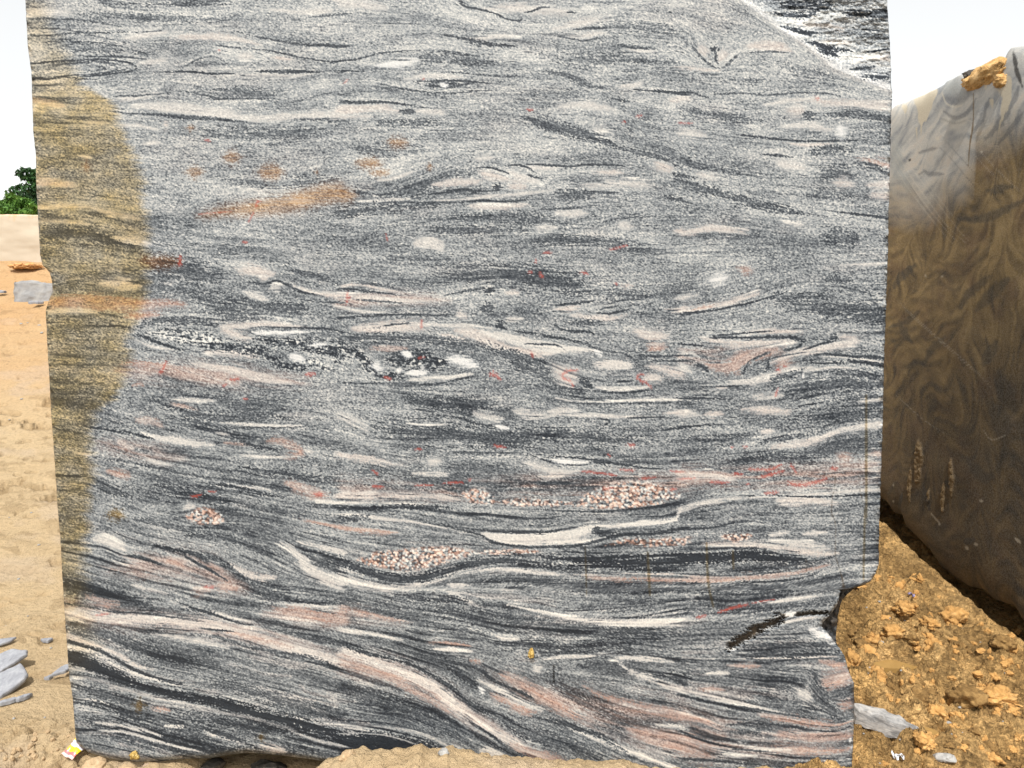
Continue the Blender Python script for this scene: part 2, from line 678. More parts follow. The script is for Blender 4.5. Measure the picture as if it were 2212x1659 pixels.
r 10 960 1380 1000 1375
r 8 180 1465 300 1468
r 8 330 1410 390 1415
r 8 530 1540 620 1530
r 6 0 1445 80 1440
r 6 700 1355 740 1410
r 7 315 1240 325 1240
r 6 395 1235 420 1235
r 8 415 1480 430 1480
p 25 0 1430 200 1420 330 1450
w 18 0 1640 150 1600 300 1580 500 1560
w 9 500 1560 700 1555 900 1540 1100 1525 1280 1520
k 6 400 1560 550 1550 900 1560 1280 1540
p 30 600 1590 800 1580 1000 1600
p 20 1200 1400 1280 1400
D 26 300 1340 600 1300 900 1330
D 24 100 1200 300 1190 500 1160
T20
w 35 600 180 700 180 820 260
y 25 700 20 800 25
g 55 1200 30 1350 30 1450 60
d 14 820 20 950 60 1200 110 1400 100 1600 110
k 10 820 280 900 290 1040 340
k 14 990 215 1150 250 1300 280 1450 340 1550 410 1640 470 1660 490
k 8 1150 250 1280 330 1400 400 1480 450
P 22 1060 310 1180 330 1190 360
P 24 1340 350 1450 390
P 25 1400 480 1550 490
P 25 1250 510 1350 510
r 10 1330 487 1380 487
d 20 1200 150 1500 170 1650 230 1780 260 1850 290
d 14 1380 140 1560 200 1750 240
d 8 1560 280 1700 340 1790 400
p 20 1500 340 1620 410 1780 430
w 35 1820 200 1900 250 1950 310 2000 370 2080 410 2212 470
w 18 1930 190 2050 220 2212 260
k 35 2080 290 2212 330
d 10 1960 130 2212 180
P 14 1900 40 2050 70 2212 105
d 16 410 440 600 480 760 530 850 560
w 14 850 470 950 500 1080 530
k 6 410 590 600 620 720 645 900 655 1100 680 1250 700
P 18 560 550 700 590 780 600
p 34 420 650 600 680 800 690 1000 700 1200 720 1400 740 1600 800 1800 860 2000 920 2212 990
P 14 1450 770 1700 830 1900 880
r 6 620 670 700 660
k 9 1120 570 1250 620 1400 670 1550 720 1650 735
d 14 1100 620 1300 640 1400 660
w 16 1100 580 1250 630 1500 680 1650 710
w 14 1800 580 2000 600 2212 620
d 14 1650 530 1800 560 2000 580 2212 580
P 40 1780 630 1950 640 2100 680 2212 690
d 12 1700 740 1900 790 2050 830 2212 850
k 6 1280 752 1400 765 1520 775
d 12 1200 790 1400 810 1600 870 1800 910 2000 950 2212 1020
w 14 950 790 1100 800 1300 840 1500 880
D 60 430 720 700 800 1000 920 1300 1000
p 18 430 800 600 860 750 920 870 990 1000 1020
w 15 430 870 600 910 750 1000 900 1060 1100 1100 1400 1170
k 11 440 840 650 900 850 1010 1000 1070 1200 1120 1370 1160
S 55 440 940 500 950 560 970 700 1040 850 1100
S 36 700 1040 850 1100 1000 1150 1200 1200 1400 1230 1600 1290 1800 1340 2000 1390 2212 1450
S 34 1000 1155 1200 1200 1400 1235 1600 1290 1800 1345 2000 1400 2212 1455
V 5 440 1010 600 1045 700 1075
V 11 450 1070 600 1080 800 1140 1000 1200 1200 1240 1400 1290 1600 1330 1800 1380 2000 1460 2212 1520
S 30 1700 1365 1900 1420 2212 1500
S 26 1950 1400 2212 1440
d 32 470 1130 700 1190 900 1240 1000 1270
k 20 470 1230 700 1260 850 1330 1000 1350
w 10 490 1210 650 1230 800 1290
y 35 880 1250 925 1255
P 14 950 1260 1100 1290
w 15 1070 1390 1250 1390 1400 1450 1550 1490 1600 1500
k 18 1050 1340 1250 1390 1400 1430 1550 1480 1700 1550
w 16 600 1360 800 1390 1000 1440 1050 1470
w 10 580 1430 800 1420 1000 1480 1200 1530 1350 1570
k 8 900 1410 1100 1490 1300 1530
p 30 1680 1510 1850 1550
y 18 1680 1460 1705 1462
k 12 1500 1530 1600 1520
D 50 1400 1100 1700 1180 2000 1270 2212 1330
w 14 1700 1270 1900 1330 2100 1360 2212 1370
D 70 500 1350 900 1450 1400 1560 2000 1560
D 40 1100 1300 1500 1370 1900 1450
D 50 1500 400 1700 500 1900 560
D 50 420 480 700 540 1000 600
D 50 1900 240 2212 350
T21
w 10 0 20 100 20 190 35 350 50 500 70 700 110 850 140 950 165
d 18 0 40 100 40 190 45
W 50 900 150 1100 180 1300 170 1500 140 1650 110
W 12 1400 120 1600 95 1800 90 1950 75 2150 50 2190 0
W 14 1300 205 1600 190 1700 165
k 20 1620 120 1700 130 1760 140
k 10 850 110 1000 125 1300 130 1450 110 1600 80
k 10 500 60 700 100 900 150 1000 200 1200 225 1500 220 1650 190 1800 150 2000 140 2212 110
P 16 0 105 150 120 300 130 360 135
P 12 230 130 330 135
g 50 100 310 300 330 450 330 600 300 760 270 870 265
g 34 180 275 400 275 600 255 760 240
g 18 880 265 1050 260 1300 255
g 30 1700 220 1850 190 2000 200 2212 185
k 28 0 330 100 370 250 420 400 430 550 420 700 380 800 345 1000 310 1250 290 1500 290
D 55 1100 335 1400 325 1600 330 1800 335 2000 340 2212 335
S 16 1150 345 1400 350 1600 350 1900 365 2212 380
S 14 1300 300 1600 300 1900 290 2212 275
S 26 1500 325 1800 325 2212 325
w 26 0 430 150 470 300 490 450 480 600 440 700 400 800 370 950 340
w 12 0 370 150 410 250 445
w 14 680 470 830 480
d 6 850 390 1000 350 1200 360 1500 380 1700 400 2212 420
w 12 750 400 1000 370 1300 390 1500 420
P 17 1600 425 1800 435 2000 440 2212 435
p 8 1500 405 1800 405 2212 400
d 14 1550 490 1800 500 2212 480
k 12 1050 490 1200 490
k 22 560 560 700 575 820 580
w 14 680 520 780 560 850 590
W 18 1080 600 1250 640 1450 680 1650 710 1850 720 2000 720 2212 715
k 6 1450 640 1700 630 2000 600 2212 570
k 6 1650 690 1900 680 2212 630
k 5 1800 690 2050 680 2212 660
P 14 0 620 150 660 300 690 500 720
P 22 0 700 30 705
d 20 200 610 400 680 600 730 800 760 950 790
w 10 1000 800 1050 820 1150 825
k 8 1000 840 1200 850 1400 860
w 14 0 760 200 790 400 830
P 12 560 845 700 850 850 870
w 16 600 890 850 900
P 16 830 960 920 970
p 38 0 900 150 950 300 1010 450 1060 600 1130 700 1220 800 1300 950 1400 1100 1480 1250 1560 1400 1620
P 26 0 960 200 1030 350 1090 500 1170 600 1220 700 1300
k 13 0 850 200 920 400 970 550 1040 700 1130 850 1260 1000 1340 1150 1440 1200 1500
k 20 650 990 750 1040 850 1100 910 1160
k 10 400 900 600 950 860 1010 1000 1100 1150 1160 1250 1210
w 26 870 1090 1000 1140 1150 1230 1300 1290
P 34 960 1180 1080 1220 1180 1270 1290 1300
P 38 1030 1050 1150 1110 1300 1200 1430 1270 1550 1340
q 14 900 1140 920 1180
P 30 1550 1130 1750 1210 1950 1270 2212 1330
P 65 1850 1400 2000 1450 2212 1500
w 14 1400 1350 1600 1450 1800 1530 2000 1600 2212 1680
k 14 1250 1330 1450 1370 1650 1440 1850 1550
d 45 1000 1330 1200 1430 1500 1510 1700 1600
w 14 2000 1380 2212 1390
w 20 1750 960 1850 940 2000 950 2150 970
w 20 1800 980 1900 1050 2100 1120 2212 1150
k 30 2050 1050 2150 1060 2212 1090
d 16 1500 1000 1700 1000 1850 1030
d 8 1560 960 1700 930 1850 910 2212 960
w 10 1250 970 1450 940 1700 930
w 25 1240 1000 1300 1020
P 28 1100 1510 1300 1580 1500 1640
w 30 900 1540 1050 1570
k 10 790 1320 900 1400 1000 1470 1100 1550 1300 1630
S 70 0 1500 200 1490 400 1520 600 1570 700 1620
S 60 0 1560 300 1560 600 1620
V 5 60 1430 300 1450 500 1510 620 1550
V 8 0 1375 200 1385 450 1420 600 1470 700 1520 800 1570
k 6 0 1350 300 1370 550 1430
d 40 300 1250 500 1310 700 1400 850 1500
D 60 0 1150 300 1230 600 1330
D 60 300 550 700 640 1100 740 1600 780 2200 780
D 40 1000 860 1400 890 1900 880
D 40 900 440 1200 430 1500 470 2200 500
D 50 1350 1100 1700 1300 2100 1420
T22
k 8 0 110 200 100 350 65 500 65 650 85
g 22 240 160 350 170 450 150
w 14 560 150 700 130
w 16 780 140 900 130 950 140
d 5 850 120 1050 110
p 22 130 215 400 215 600 230 800 260 1000 270
w 20 560 190 700 200 950 230
k 8 0 235 300 235 500 240 650 280 800 315 950 295 1000 280
S 36 0 300 200 300 450 290 600 305 780 315
D 30 300 370 600 350 900 320
k 6 0 400 300 410 600 390 850 350 950 330
P 22 0 430 200 440 400 430 700 400 850 370 950 340
k 7 300 450 600 450 800 420 930 370
d 22 0 480 200 490 350 470 500 450
w 12 550 590 700 565 900 545
d 6 0 520 400 520 700 500
r 8 230 650 330 620 420 600
r 8 90 685 150 670
r 4 450 590 600 565
m 22 300 875 400 815 500 755 600 700 650 680
m 10 740 662 850 657 960 662
q 16 610 680 680 668 740 655
q 8 380 840 470 790 580 740
q 22 820 750 890 785 980 830
q 10 270 880 340 890
k 14 350 930 600 930 800 920 1020 910
d 5 380 945 600 965 900 950 1030 945
p 6 350 950 700 945 1020 935
P 18 880 960 1000 990 1060 985
P 14 300 1000 500 1000
P 45 900 1120 1000 1100 1060 1060 1090 1080
P 40 1020 1260 1080 1250 1110 1260
d 35 800 1020 850 1050 870 1130 930 1250 980 1290 1000 1350
d 25 960 1180 1060 1160 1090 1130
w 35 750 1160 830 1200
w 14 150 1050 300 1040
P 18 100 1150 270 1150
w 12 0 1150 200 1200 350 1240 500 1270 700 1320
k 8 0 1190 200 1240 400 1270 650 1310 850 1340 900 1350
P 24 500 1320 700 1350 850 1370 1000 1380 1100 1350
k 8 280 1380 500 1370 700 1390 850 1415 1000 1420 1100 1380
d 28 320 1390 440 1410 510 1430
P 18 0 1320 150 1360 250 1420
P 35 600 1440 850 1450 1100 1450
w 10 250 1490 500 1530 700 1540
k 8 0 1430 200 1500 400 1540 600 1560
P 60 0 1480 100 1530 190 1590
P 20 400 1530 900 1550 1100 1530
k 10 0 1600 300 1620 600 1650
w 12 200 1580 480 1580
q 10 1085 1470 1085 1490
D 60 100 560 400 580 700 540
D 40 400 880 700 870 950 870
D 50 500 1110 700 1130 850 1280
d 8 500 620 750 610 900 600
d 7 500 800 700 790 860 780
w 8 640 720 780 690 900 680
d 6 0 770 250 740 500 690
d 7 0 830 250 820
T12
c 2.5 990 1400 985 1500 970 1560 965 1655
c 2 1140 1420 1150 1520 1170 1600
v 9 1190 900 1190 1655
T22
c 2.5 965 0 990 80 990 200 990 280 1010 350 1035 430
c 6 1035 430 1045 500
c 2 800 310 805 390
v 7 1180 0 1172 440
v 8 155 200 165 450 200 620
v 8 325 250 330 370
T21
v 4 1580 230 1590 540
v 9 1985 260 2000 540
c 2 1378 1000 1378 1110
T11
Z 60 0 1520 600 1520 1200 1480 2212 1480
Z 40 0 300 300 270 700 290
T12
Z 70 0 1440 400 1420 900 1430 1280 1400
Z 50 0 650 300 640 700 620
T10
Z 70 760 740 1200 760 1700 800 2000 820
Z 60 620 1200 900 1260 1200 1300
T20
Z 70 420 650 900 690 1500 760 2200 960
Z 80 700 380 1200 330 1600 500
Z 50 1700 650 2212 700
T21
Z 80 0 960 400 1050 700 1230 1200 1530
Z 90 900 1060 1200 1180 1600 1250 2212 1330
Z 80 1400 1280 1900 1420 2212 1480
Z 60 0 660 400 700
T22
Z 70 0 1330 300 1420 700 1450 1100 1450
Z 70 0 1520 400 1540 1100 1540
Z 50 850 1100 1100 1100
"""
# ------------------------------------------------------------------ the big sawn block: its gneiss veining
U0, V0, ST = 40.0, -160.0, 1.5
NU, NV = 1268, 1282
uu, vv = np.meshgrid(U0 + ST * np.arange(NU), V0 + ST * np.arange(NV))
TW, TH = 2212 / 3.0, 553.0

def parse(txt, run_on=True):
    out = []; ox = oy = 0
    for ln in txt.strip().splitlines():
        if ln[0] == 'T':
            ox, oy = int(ln[2]) * TW, int(ln[1]) * TH; continue
        s = ln.split(); p = np.array(s[2:], float).reshape(-1, 2); raw = p.copy()
        p = p / 3.0 + np.array([ox, oy])
        e0 = raw[0, 0] <= 3 or raw[0, 0] >= 2205 or raw[0, 1] <= 3 or raw[0, 1] > 1650
        e1 = raw[-1, 0] <= 3 or raw[-1, 0] >= 2205 or raw[-1, 1] <= 3 or raw[-1, 1] > 1650
        if ox == 0 and raw[0, 0] < 470 and p[0, 0] < 160: e0 = True
        if ox > 1400 and raw[-1, 0] > 1270: e1 = True
        if not run_on: e0 = e1 = False
        if e0: d_ = p[0] - p[1]; p = np.vstack([p[0] + d_ / np.hypot(*d_) * 26, p])
        if e1: d_ = p[-1] - p[-2]; p = np.vstack([p, p[-1] + d_ / np.hypot(*d_) * 26])
        out.append((s[0], float(s[1]) / 3.0, p, e0, e1))
    return out
strokes = parse(STROKES)

# the direction the foliation runs in, from every traced band
CS = 8.0
gw, gh = int(NU * ST / CS) + 2, int(NV * ST / CS) + 2
ta = np.zeros((gh, gw)); tb = np.zeros((gh, gw))
for kd, w, p, e0, e1 in strokes:
    if kd in 'qrbBgmcvyZ': continue
    L = np.hypot(*np.diff(p, axis=0).T).sum()
    if L < 3 * w: continue
    s = spline(p, 4.0); d = np.diff(s, axis=0); m = (s[1:] + s[:-1]) / 2; th = np.arctan2(d[:, 1], d[:, 0])
    wt = np.hypot(d[:, 0], d[:, 1]) / 4.0 * (.35 if kd == 'D' else 1.0)
    i = np.clip(((m[:, 0] - U0) / CS).astype(int), 0, gw - 1); j = np.clip(((m[:, 1] - V0) / CS).astype(int), 0, gh - 1)
    np.add.at(ta, (j, i), wt * np.cos(2 * th)); np.add.at(tb, (j, i), wt * np.sin(2 * th))
A = B = 0
for sg, wg in ((1.3, 1.0), (3.5, .5), (9.0, .25), (22.0, .1)):
    A = A + wg * blur(ta, sg); B = B + wg * blur(tb, sg)
A = A + .004
cx, cy = (uu - U0) / CS, (vv - V0) / CS
th = .5 * np.arctan2(bilin(B, cx, cy), bilin(A, cx, cy)) + .16 * fbm(uu / 60, vv / 22, 5, 3)
DX = np.cos(th).astype(np.float32); DY = np.sin(th).astype(np.float32)

def lic(img, L, DX=DX, DY=DY):
    """smear noise along the foliation"""
    NV, NU = img.shape
    img = img.astype(np.float32); acc = img.copy(); X0, Y0 = np.meshgrid(np.arange(NU, dtype=np.float32), np.arange(NV, dtype=np.float32))
    for sg in (1.0, -1.0):
        x, y = X0.copy(), Y0.copy()
        for k in range(L):
            i = np.clip(x + .5, 0, NU - 1).astype(np.int32); j = np.clip(y + .5, 0, NV - 1).astype(np.int32)
            x += sg * DX[j, i]; y += sg * DY[j, i]
            acc += bilin(img, x, y)
    acc -= acc.mean(); return acc / acc.std()
white = rng.standard_normal((NV, NU))
fine = .5 * lic(white, 1) + .8 * white / white.std()                                   # single grains, a little drawn out
mid = lic(rng.standard_normal((NV, NU)), 18)           # thin laminae
wisp = lic(blur(rng.standard_normal((NV, NU)), 1.35), 34)
band = lic(blur(rng.standard_normal((NV, NU)), 6.0), 44)
lam = lic(blur(rng.standard_normal((NV, NU)), .7), 80); lam2 = lic(rng.standard_normal((NV, NU)), 60)
laminated = np.clip(.10 + .75 * sstep(880, 1250, vv + 90 * fbm(uu / 260, vv / 120, 47, 3)) + .55 * sstep(.1, .5, fbm(uu / 210, vv / 60, 48, 3)) - .35 * sstep(.05, .4, fbm(uu / 150, vv / 70, 49, 3)), .08, 1)
mottle = fbm(uu / 26, vv / 15, 31, 4)

tone = .515 + .055 * band + .06 * mottle - .085 * sstep(500, 1700, vv) + .12 * sstep(700, 0, vv)  # paler top is partly painted glare; darker bottom is part rock, part painted shade
tone = tone + .035 * wisp
pink = np.clip(-.01 + .10 * fbm(uu / 130, vv / 50, 44, 3) + .10 * sstep(1000, 1650, vv), 0, 1)
pink = pink * (tone > .5)
red = np.zeros_like(tone); rust = np.zeros_like(tone); yel = np.zeros_like(tone); dust = np.zeros_like(tone); dirt_shade = np.zeros_like(tone); gran = np.zeros_like(tone)
solid = np.zeros_like(tone)          # where the vein is free of speckle

def paint(kd, w, p, e0, e1):
    s = spline(p, max(2.5, min(8.0, w)))
    pad = w * 1.6 + 8
    i0 = max(0, int((s[:, 0].min() - pad - U0) / ST)); i1 = min(NU, int((s[:, 0].max() + pad - U0) / ST) + 2)
    j0 = max(0, int((s[:, 1].min() - pad - V0) / ST)); j1 = min(NV, int((s[:, 1].max() + pad - V0) / ST) + 2)
    if i1 <= i0 or j1 <= j0: return None
    sl = (slice(j0, j1), slice(i0, i1)); X = uu[sl]; Y = vv[sl]
    best = np.full(X.shape, 1e9); T = np.zeros(X.shape)
    seg = np.diff(s, axis=0); ln = np.hypot(seg[:, 0], seg[:, 1]) + 1e-6; cum = np.concatenate([[0], np.cumsum(ln)])
    for k in range(len(seg)):
        t = np.clip(((X - s[k, 0]) * seg[k, 0] + (Y - s[k, 1]) * seg[k, 1]) / ln[k] ** 2, 0, 1)
        d = np.hypot(X - s[k, 0] - t * seg[k, 0], Y - s[k, 1] - t * seg[k, 1]); m = d < best
        best = np.where(m, d, best); T = np.where(m, (cum[k] + t * ln[k]) / cum[-1], T)
    if kd in 'rvmS': pr = .55 + .45 * np.sqrt(np.clip(np.sin(np.pi * T), 0, 1))
    elif kd == 'c': pr = np.ones_like(T)
    else:
        tt = T
        if e0 and e1: pr = np.ones_like(T)
        elif e0: pr = np.sqrt(np.clip(np.cos(np.pi / 2 * tt), 0, 1))
        elif e1: pr = np.sqrt(np.clip(np.sin(np.pi / 2 * tt), 0, 1))
        else: pr = np.clip(np.sin(np.pi * tt), 0, 1) ** .55
    if kd in 'dk': w = max(w, 2.0)
    wt = w * pr
    if kd in 'dk': wt = wt * 1.05
    if kd in 'wqpP' and w > 4: wt = wt * (1 + .45 * fbm(X / (w * 3.2), Y / (w * 1.3), int(w * 97) + len(p), 3))
    amp = min(.6 * w, 5.0) if kd not in 'DZ' else .45 * w
    if kd in 'dk' and w < 4: amp = .34 * w
    if kd in 'cv': amp = .3
    if kd == 'g': amp = 2.0
    nz = .6 * mid[sl] + .5 * fine[sl] + .5 * wisp[sl]
    if kd in 'bBy': nz = .9 * fine[sl] + .7 * mid[sl]
    if kd == 'r': nz = .8 * fine[sl]; amp = min(.6 * w, 2.2)
    soft = {'D': 1.1 * w, 'Z': 1.3 * w, 'b': 1.1 * w, 'B': .9 * w, 'y': 1.2 * w, 'c': 1.6}.get(kd, max(1.7, .38 * w))
    if kd in 'wqpP' and cum[-1] < 5 * w: soft = 1.25 * w; amp = .8 * w; wt = wt * .95
    val = np.clip((wt - best - amp * nz) / soft + .5, 0, 1)
    al = T * cum[-1] + 6 * wisp[sl]
    if e0: val = val * sstep(2, 30, al)
    if e1: val = val * sstep(2, 30, cum[-1] - al)
    return sl, val * val * (3 - 2 * val)
order = {'D': 0, 'Z': .5, 'x': 1, 'g': 3, 'P': 1, 'p': 1, 'w': 1, 'W': 3, 'V': 3, 'S': 2, 'K': 2, 'd': 4, 'k': 4, 'q': 5, 'B': 6, 'b': 6, 'y': 6, 'v': 7, 'r': 8, 'm': 9, 'c': 9, 'f': 99}
# ------ coarse granular pockets: grains of white, salmon and grey feldspar
cd, cr = cells(uu / 5.2, vv / 4.4, 71)
cr2 = _hash(np.floor(cr * 9999), np.floor(cr * 7777), 3)
for kd, w, p, e0, e1 in sorted(strokes, key=lambda q: (order[q[0]], -q[1])):
    if kd == 'f': continue
    r_ = paint(kd, w, p, e0, e1)
    if r_ is None: continue
    sl, v = r_
    def to(a, x, k=1.0): a[sl] += (x - a[sl]) * v * k
    if kd == 'D': tone[sl] -= .17 * v; pink[sl] *= 1 - .7 * v
    elif kd == 'Z':
        k_ = v * np.clip(.75 + .35 * wisp[sl] + .3 * band[sl], 0, 1); tone[sl] += .06 * k_; pink[sl] = np.maximum(pink[sl], (.52 * k_))
    elif kd == 'V': to(tone, .72, .85); to(pink, .1); to(solid, .2)
    elif kd in 'wW':
        to(tone, .81 if kd == 'w' else .87, .87); to(pink, .12); to(solid, .38 if kd == 'w' else .65)
    elif kd == 'p': to(tone, .81, .86); to(pink, .27); to(solid, .35)
    elif kd == 'P': to(tone, .66, .7); to(pink, .8, .9); to(solid, .25)
    elif kd == 'd': to(tone, .30, .8); to(pink, 0); to(solid, 0)
    elif kd == 'k': to(tone, .18, .85); to(pink, 0); to(solid, .3)
    elif kd == 'S': to(tone, .09, .97); to(pink, 0); to(solid, .9)
    elif kd == 'x':
        g = np.clip(.32 + .75 * cr[sl] ** 1.3 + .16 * fine[sl] + .2 * mid[sl], 0, 1); tone[sl] += (g - tone[sl]) * v * .95; to(pink, 0); to(solid, .5)
    elif kd == 'K':
        g = np.clip(.05 + .8 * (cr[sl] ** 4) + .06 * fine[sl], 0, 1); tone[sl] += (g - tone[sl]) * v * .9; to(pink, 0)
    elif kd == 'g':
        g = .35 + .62 * cr[sl] - .25 * sstep(.45, .75, cd[sl]); tone[sl] += (g - tone[sl]) * v * .9
        k = (cr2[sl] < .55) * 1.0; pink[sl] += (k - pink[sl]) * v; to(solid, .6); gran[sl] = np.maximum(gran[sl], v)
    elif kd == 'q': to(tone, .90, .9); to(pink, 0); to(dust, .3); to(solid, .6)
    elif kd == 'b': rust[sl] = np.maximum(rust[sl], v * .85)
    elif kd == 'B': rust[sl] = np.maximum(rust[sl], v * .95); tone[sl] -= .2 * v
    elif kd == 'y': yel[sl] = np.maximum(yel[sl], v * .9); rust[sl] = np.maximum(rust[sl], v * .3)
    elif kd == 'v': yel[sl] = np.maximum(yel[sl], v * .6); tone[sl] -= .09 * v
    elif kd == 'r': red[sl] = np.maximum(red[sl], v)
    elif kd == 'm': dirt_shade[sl] = np.maximum(dirt_shade[sl], v)  # gouge: brown dirt with the groove's shadow painted in
    elif kd == 'c': dirt_shade[sl] = np.maximum(dirt_shade[sl], v * .85)
# rock flour on the bruised edge of the broken corner, rough rock beyond it
EDGE = np.array([(1590, -30), (1601, 0), (1661, 43), (1688, 66), (1728, 88), (1775, 123), (1795, 143), (1841, 163), (1908, 190), (1940, 200)], float)
edge_v = np.interp(uu, EDGE[:, 0], EDGE[:, 1], left=-400) + 5 * fbm(uu / 14, vv / 40, 9, 3)
corner = sstep(0, 7, edge_v - vv) * (uu > 1585)
tone = np.where(corner > .5, .44 + 1.4 * (tone - .5), tone)
# old yellow weathering down the left edge
YB = np.array([(-200, 60), (0, 95), (60, 110), (150, 165), (190, 180), (215, 235), (300, 270), (390, 305), (470, 319), (560, 322), (600, 318), (650, 312), (690, 292), (730, 281), (800, 277), (850, 250), (900, 202), (960, 196), (1000, 200), (1100, 190), (1180, 184), (1240, 180), (1320, 190), (1400, 205), (1440, 190), (1500, 150), (1700, 150)], float)
yb = np.interp(vv, YB[:, 0], YB[:, 1]) + 14 * fbm(uu / 40, vv / 16, 12, 5) + 3.5 * mid + 3 * wisp
ys = sstep(-230, 60, vv - 30) * sstep(1640, 1250, vv) * .55 + .45 * sstep(130, 240, vv) * sstep(1450, 1150, vv)
ysoft = 26 + 20 * sstep(1150, 1300, vv) + 22 * sstep(180, 60, vv)
yel = np.maximum(yel, np.clip((yb - uu) / ysoft + .5, 0, 1) * ys * (.74 + .30 * fbm(uu / 40, vv / 25, 15, 4)))
tone = tone - .05 * yel * (vv > 180)

# speckle: salt-and-pepper grain, weaker inside clean veins
amp = (.035 + .095 * np.clip(4 * tone * (1 - tone), 0, 1)) * (1 - .55 * solid)
lf = (1 - .8 * solid) * laminated
tone = tone - .29 * lf * sstep(.55, 1.6, lam) + .15 * lf * sstep(.6, 1.7, -lam) + .055 * lf * lam2
tone = tone + amp * (1 - .35 * laminated) * (.80 * fine + .32 * mid) - .10 * sstep(1.7, 2.6, fine) * solid
tone -= .26 * (.5 * sstep(1.7, 2.6, mid) + sstep(1.5, 2.3, .75 * wisp + .6 * mid)) * (1 - solid)
tone += .13 * sstep(1.2, 2.2, -.8 * wisp - .3 * mid)
tone = tone + .5 * (tone - blur(tone, 1.2)) + .15 * (tone - blur(tone, 4.0)) * (1 - .5 * solid)
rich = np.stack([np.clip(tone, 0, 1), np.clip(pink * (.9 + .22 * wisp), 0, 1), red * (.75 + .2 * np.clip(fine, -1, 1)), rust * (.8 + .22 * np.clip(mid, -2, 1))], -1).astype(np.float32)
extra = np.stack([yel, dust, dirt_shade, corner], -1).astype(np.float32)

# ------ outline of the face
LB = np.array([(-200, 50), (0, 55), (40, 56.7), (100, 60), (157, 68), (233, 70), (283, 71.7), (333, 77), (400, 78.3), (457, 81.7), (550, 86.7), (572, 91.7), (580, 100), (590, 108), (610, 113), (630, 113), (646, 106), (670, 99), (740, 101.7), (820, 106.7), (886, 110), (953, 115), (1053, 121.7), (1106, 125), (1156, 130), (1249, 135), (1356, 141.7), (1423, 146.7), (1466, 150), (1506, 156.7), (1573, 161.7), (1600, 164), (1760, 172)], float)
RB = np.array([(-200, 1914), (0, 1916), (50, 1919.7), (117, 1923), (147, 1924.7), (180, 1925), (197, 1927), (333, 1923), (467, 1919.7), (553, 1918), (786, 1909.7), (873, 1908), (986, 1904.7), (1103, 1900.7), (1219, 1898), (1240, 1891), (1256, 1880), (1265, 1860), (1271, 1845), (1273.5, 1816), (1300, 1811), (1320, 1800), (1343, 1779), (1353, 1775), (1376, 1795), (1384, 1801), (1400, 1814), (1420, 1826), (1453, 1835), (1475, 1845), (1550, 1845), (1580, 1844), (1620, 1842), (1659, 1840), (1760, 1838)], float)
BB = np.array([(40, 1585), (160, 1604), (187, 1626), (233, 1639), (287, 1646), (347, 1644), (393, 1639), (450, 1638), (493, 1630), (533, 1626), (600, 1631), (667, 1640), (717, 1648), (900, 1664), (1300, 1690), (1940, 1710)], float)
VT, VBM = -110.0, 1715.0
NC, NR = 1160, 1130
sg, rg = np.meshgrid(np.linspace(0, 1, NC), np.linspace(0, 1, NR))
v0 = VT + rg * (VBM - VT)
ua = 160 + sg * 1685
fv = v0 - (VBM - np.interp(ua, BB[:, 0], BB[:, 1])) * sstep(1420, VBM, v0)
jag = .7 * fbm(fv / 9, fv * 0, 61, 3)
fl = np.interp(fv, LB[:, 0], LB[:, 1]) + jag; fr = np.interp(fv, RB[:, 0], RB[:, 1]) + 1.2 * fbm(fv / 9, fv * 0 + 7, 62, 3)
fu = fl + (fr - fl) * sg
gx, gy = (fu - U0) / ST, (fv - V0) / ST
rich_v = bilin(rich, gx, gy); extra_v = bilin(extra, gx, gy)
# depth relief: gentle saw waviness, the broken corner falls away, the gouge is cut in, arrises are chipped
ev = np.interp(fu, EDGE[:, 0], EDGE[:, 1], left=-400); dd = np.clip(ev - fv, 0, 400)
rough = fbm(fu / 24, fv / 12, 21, 5, .62)
inset = np.where(dd > 0, .010 * sstep(0, 8, dd) + .09 * np.tanh(dd / 45) + rough * .016 * sstep(0, 14, dd) + .006 * np.abs(fbm(fu / 40, fv / 9, 23, 3)) * sstep(0, 10, dd), 0)
inset += .028 * np.clip(bilin(dirt_shade, gx, gy) * 1.1, 0, 1) * (fv > 1290) * (fu < 1800)
inset += .0012 * fbm(fu / 90, fv / 90, 25, 3)
el = np.minimum(fu - fl, fr - fu); inset += .026 * np.exp(-np.clip(el, 0, 99) / 3.4) * np.clip(.45 + 1.3 * fbm(fu / 14, fv / 14, 27, 4), 0, 2)
eb = np.interp(fu, BB[:, 0], BB[:, 1]) - fv; inset += .03 * np.exp(-np.clip(eb, 0, 99) / 4.0)
P = on_y(fu.ravel(), fv.ravel(), inset.ravel()).reshape(NR, NC, 3)
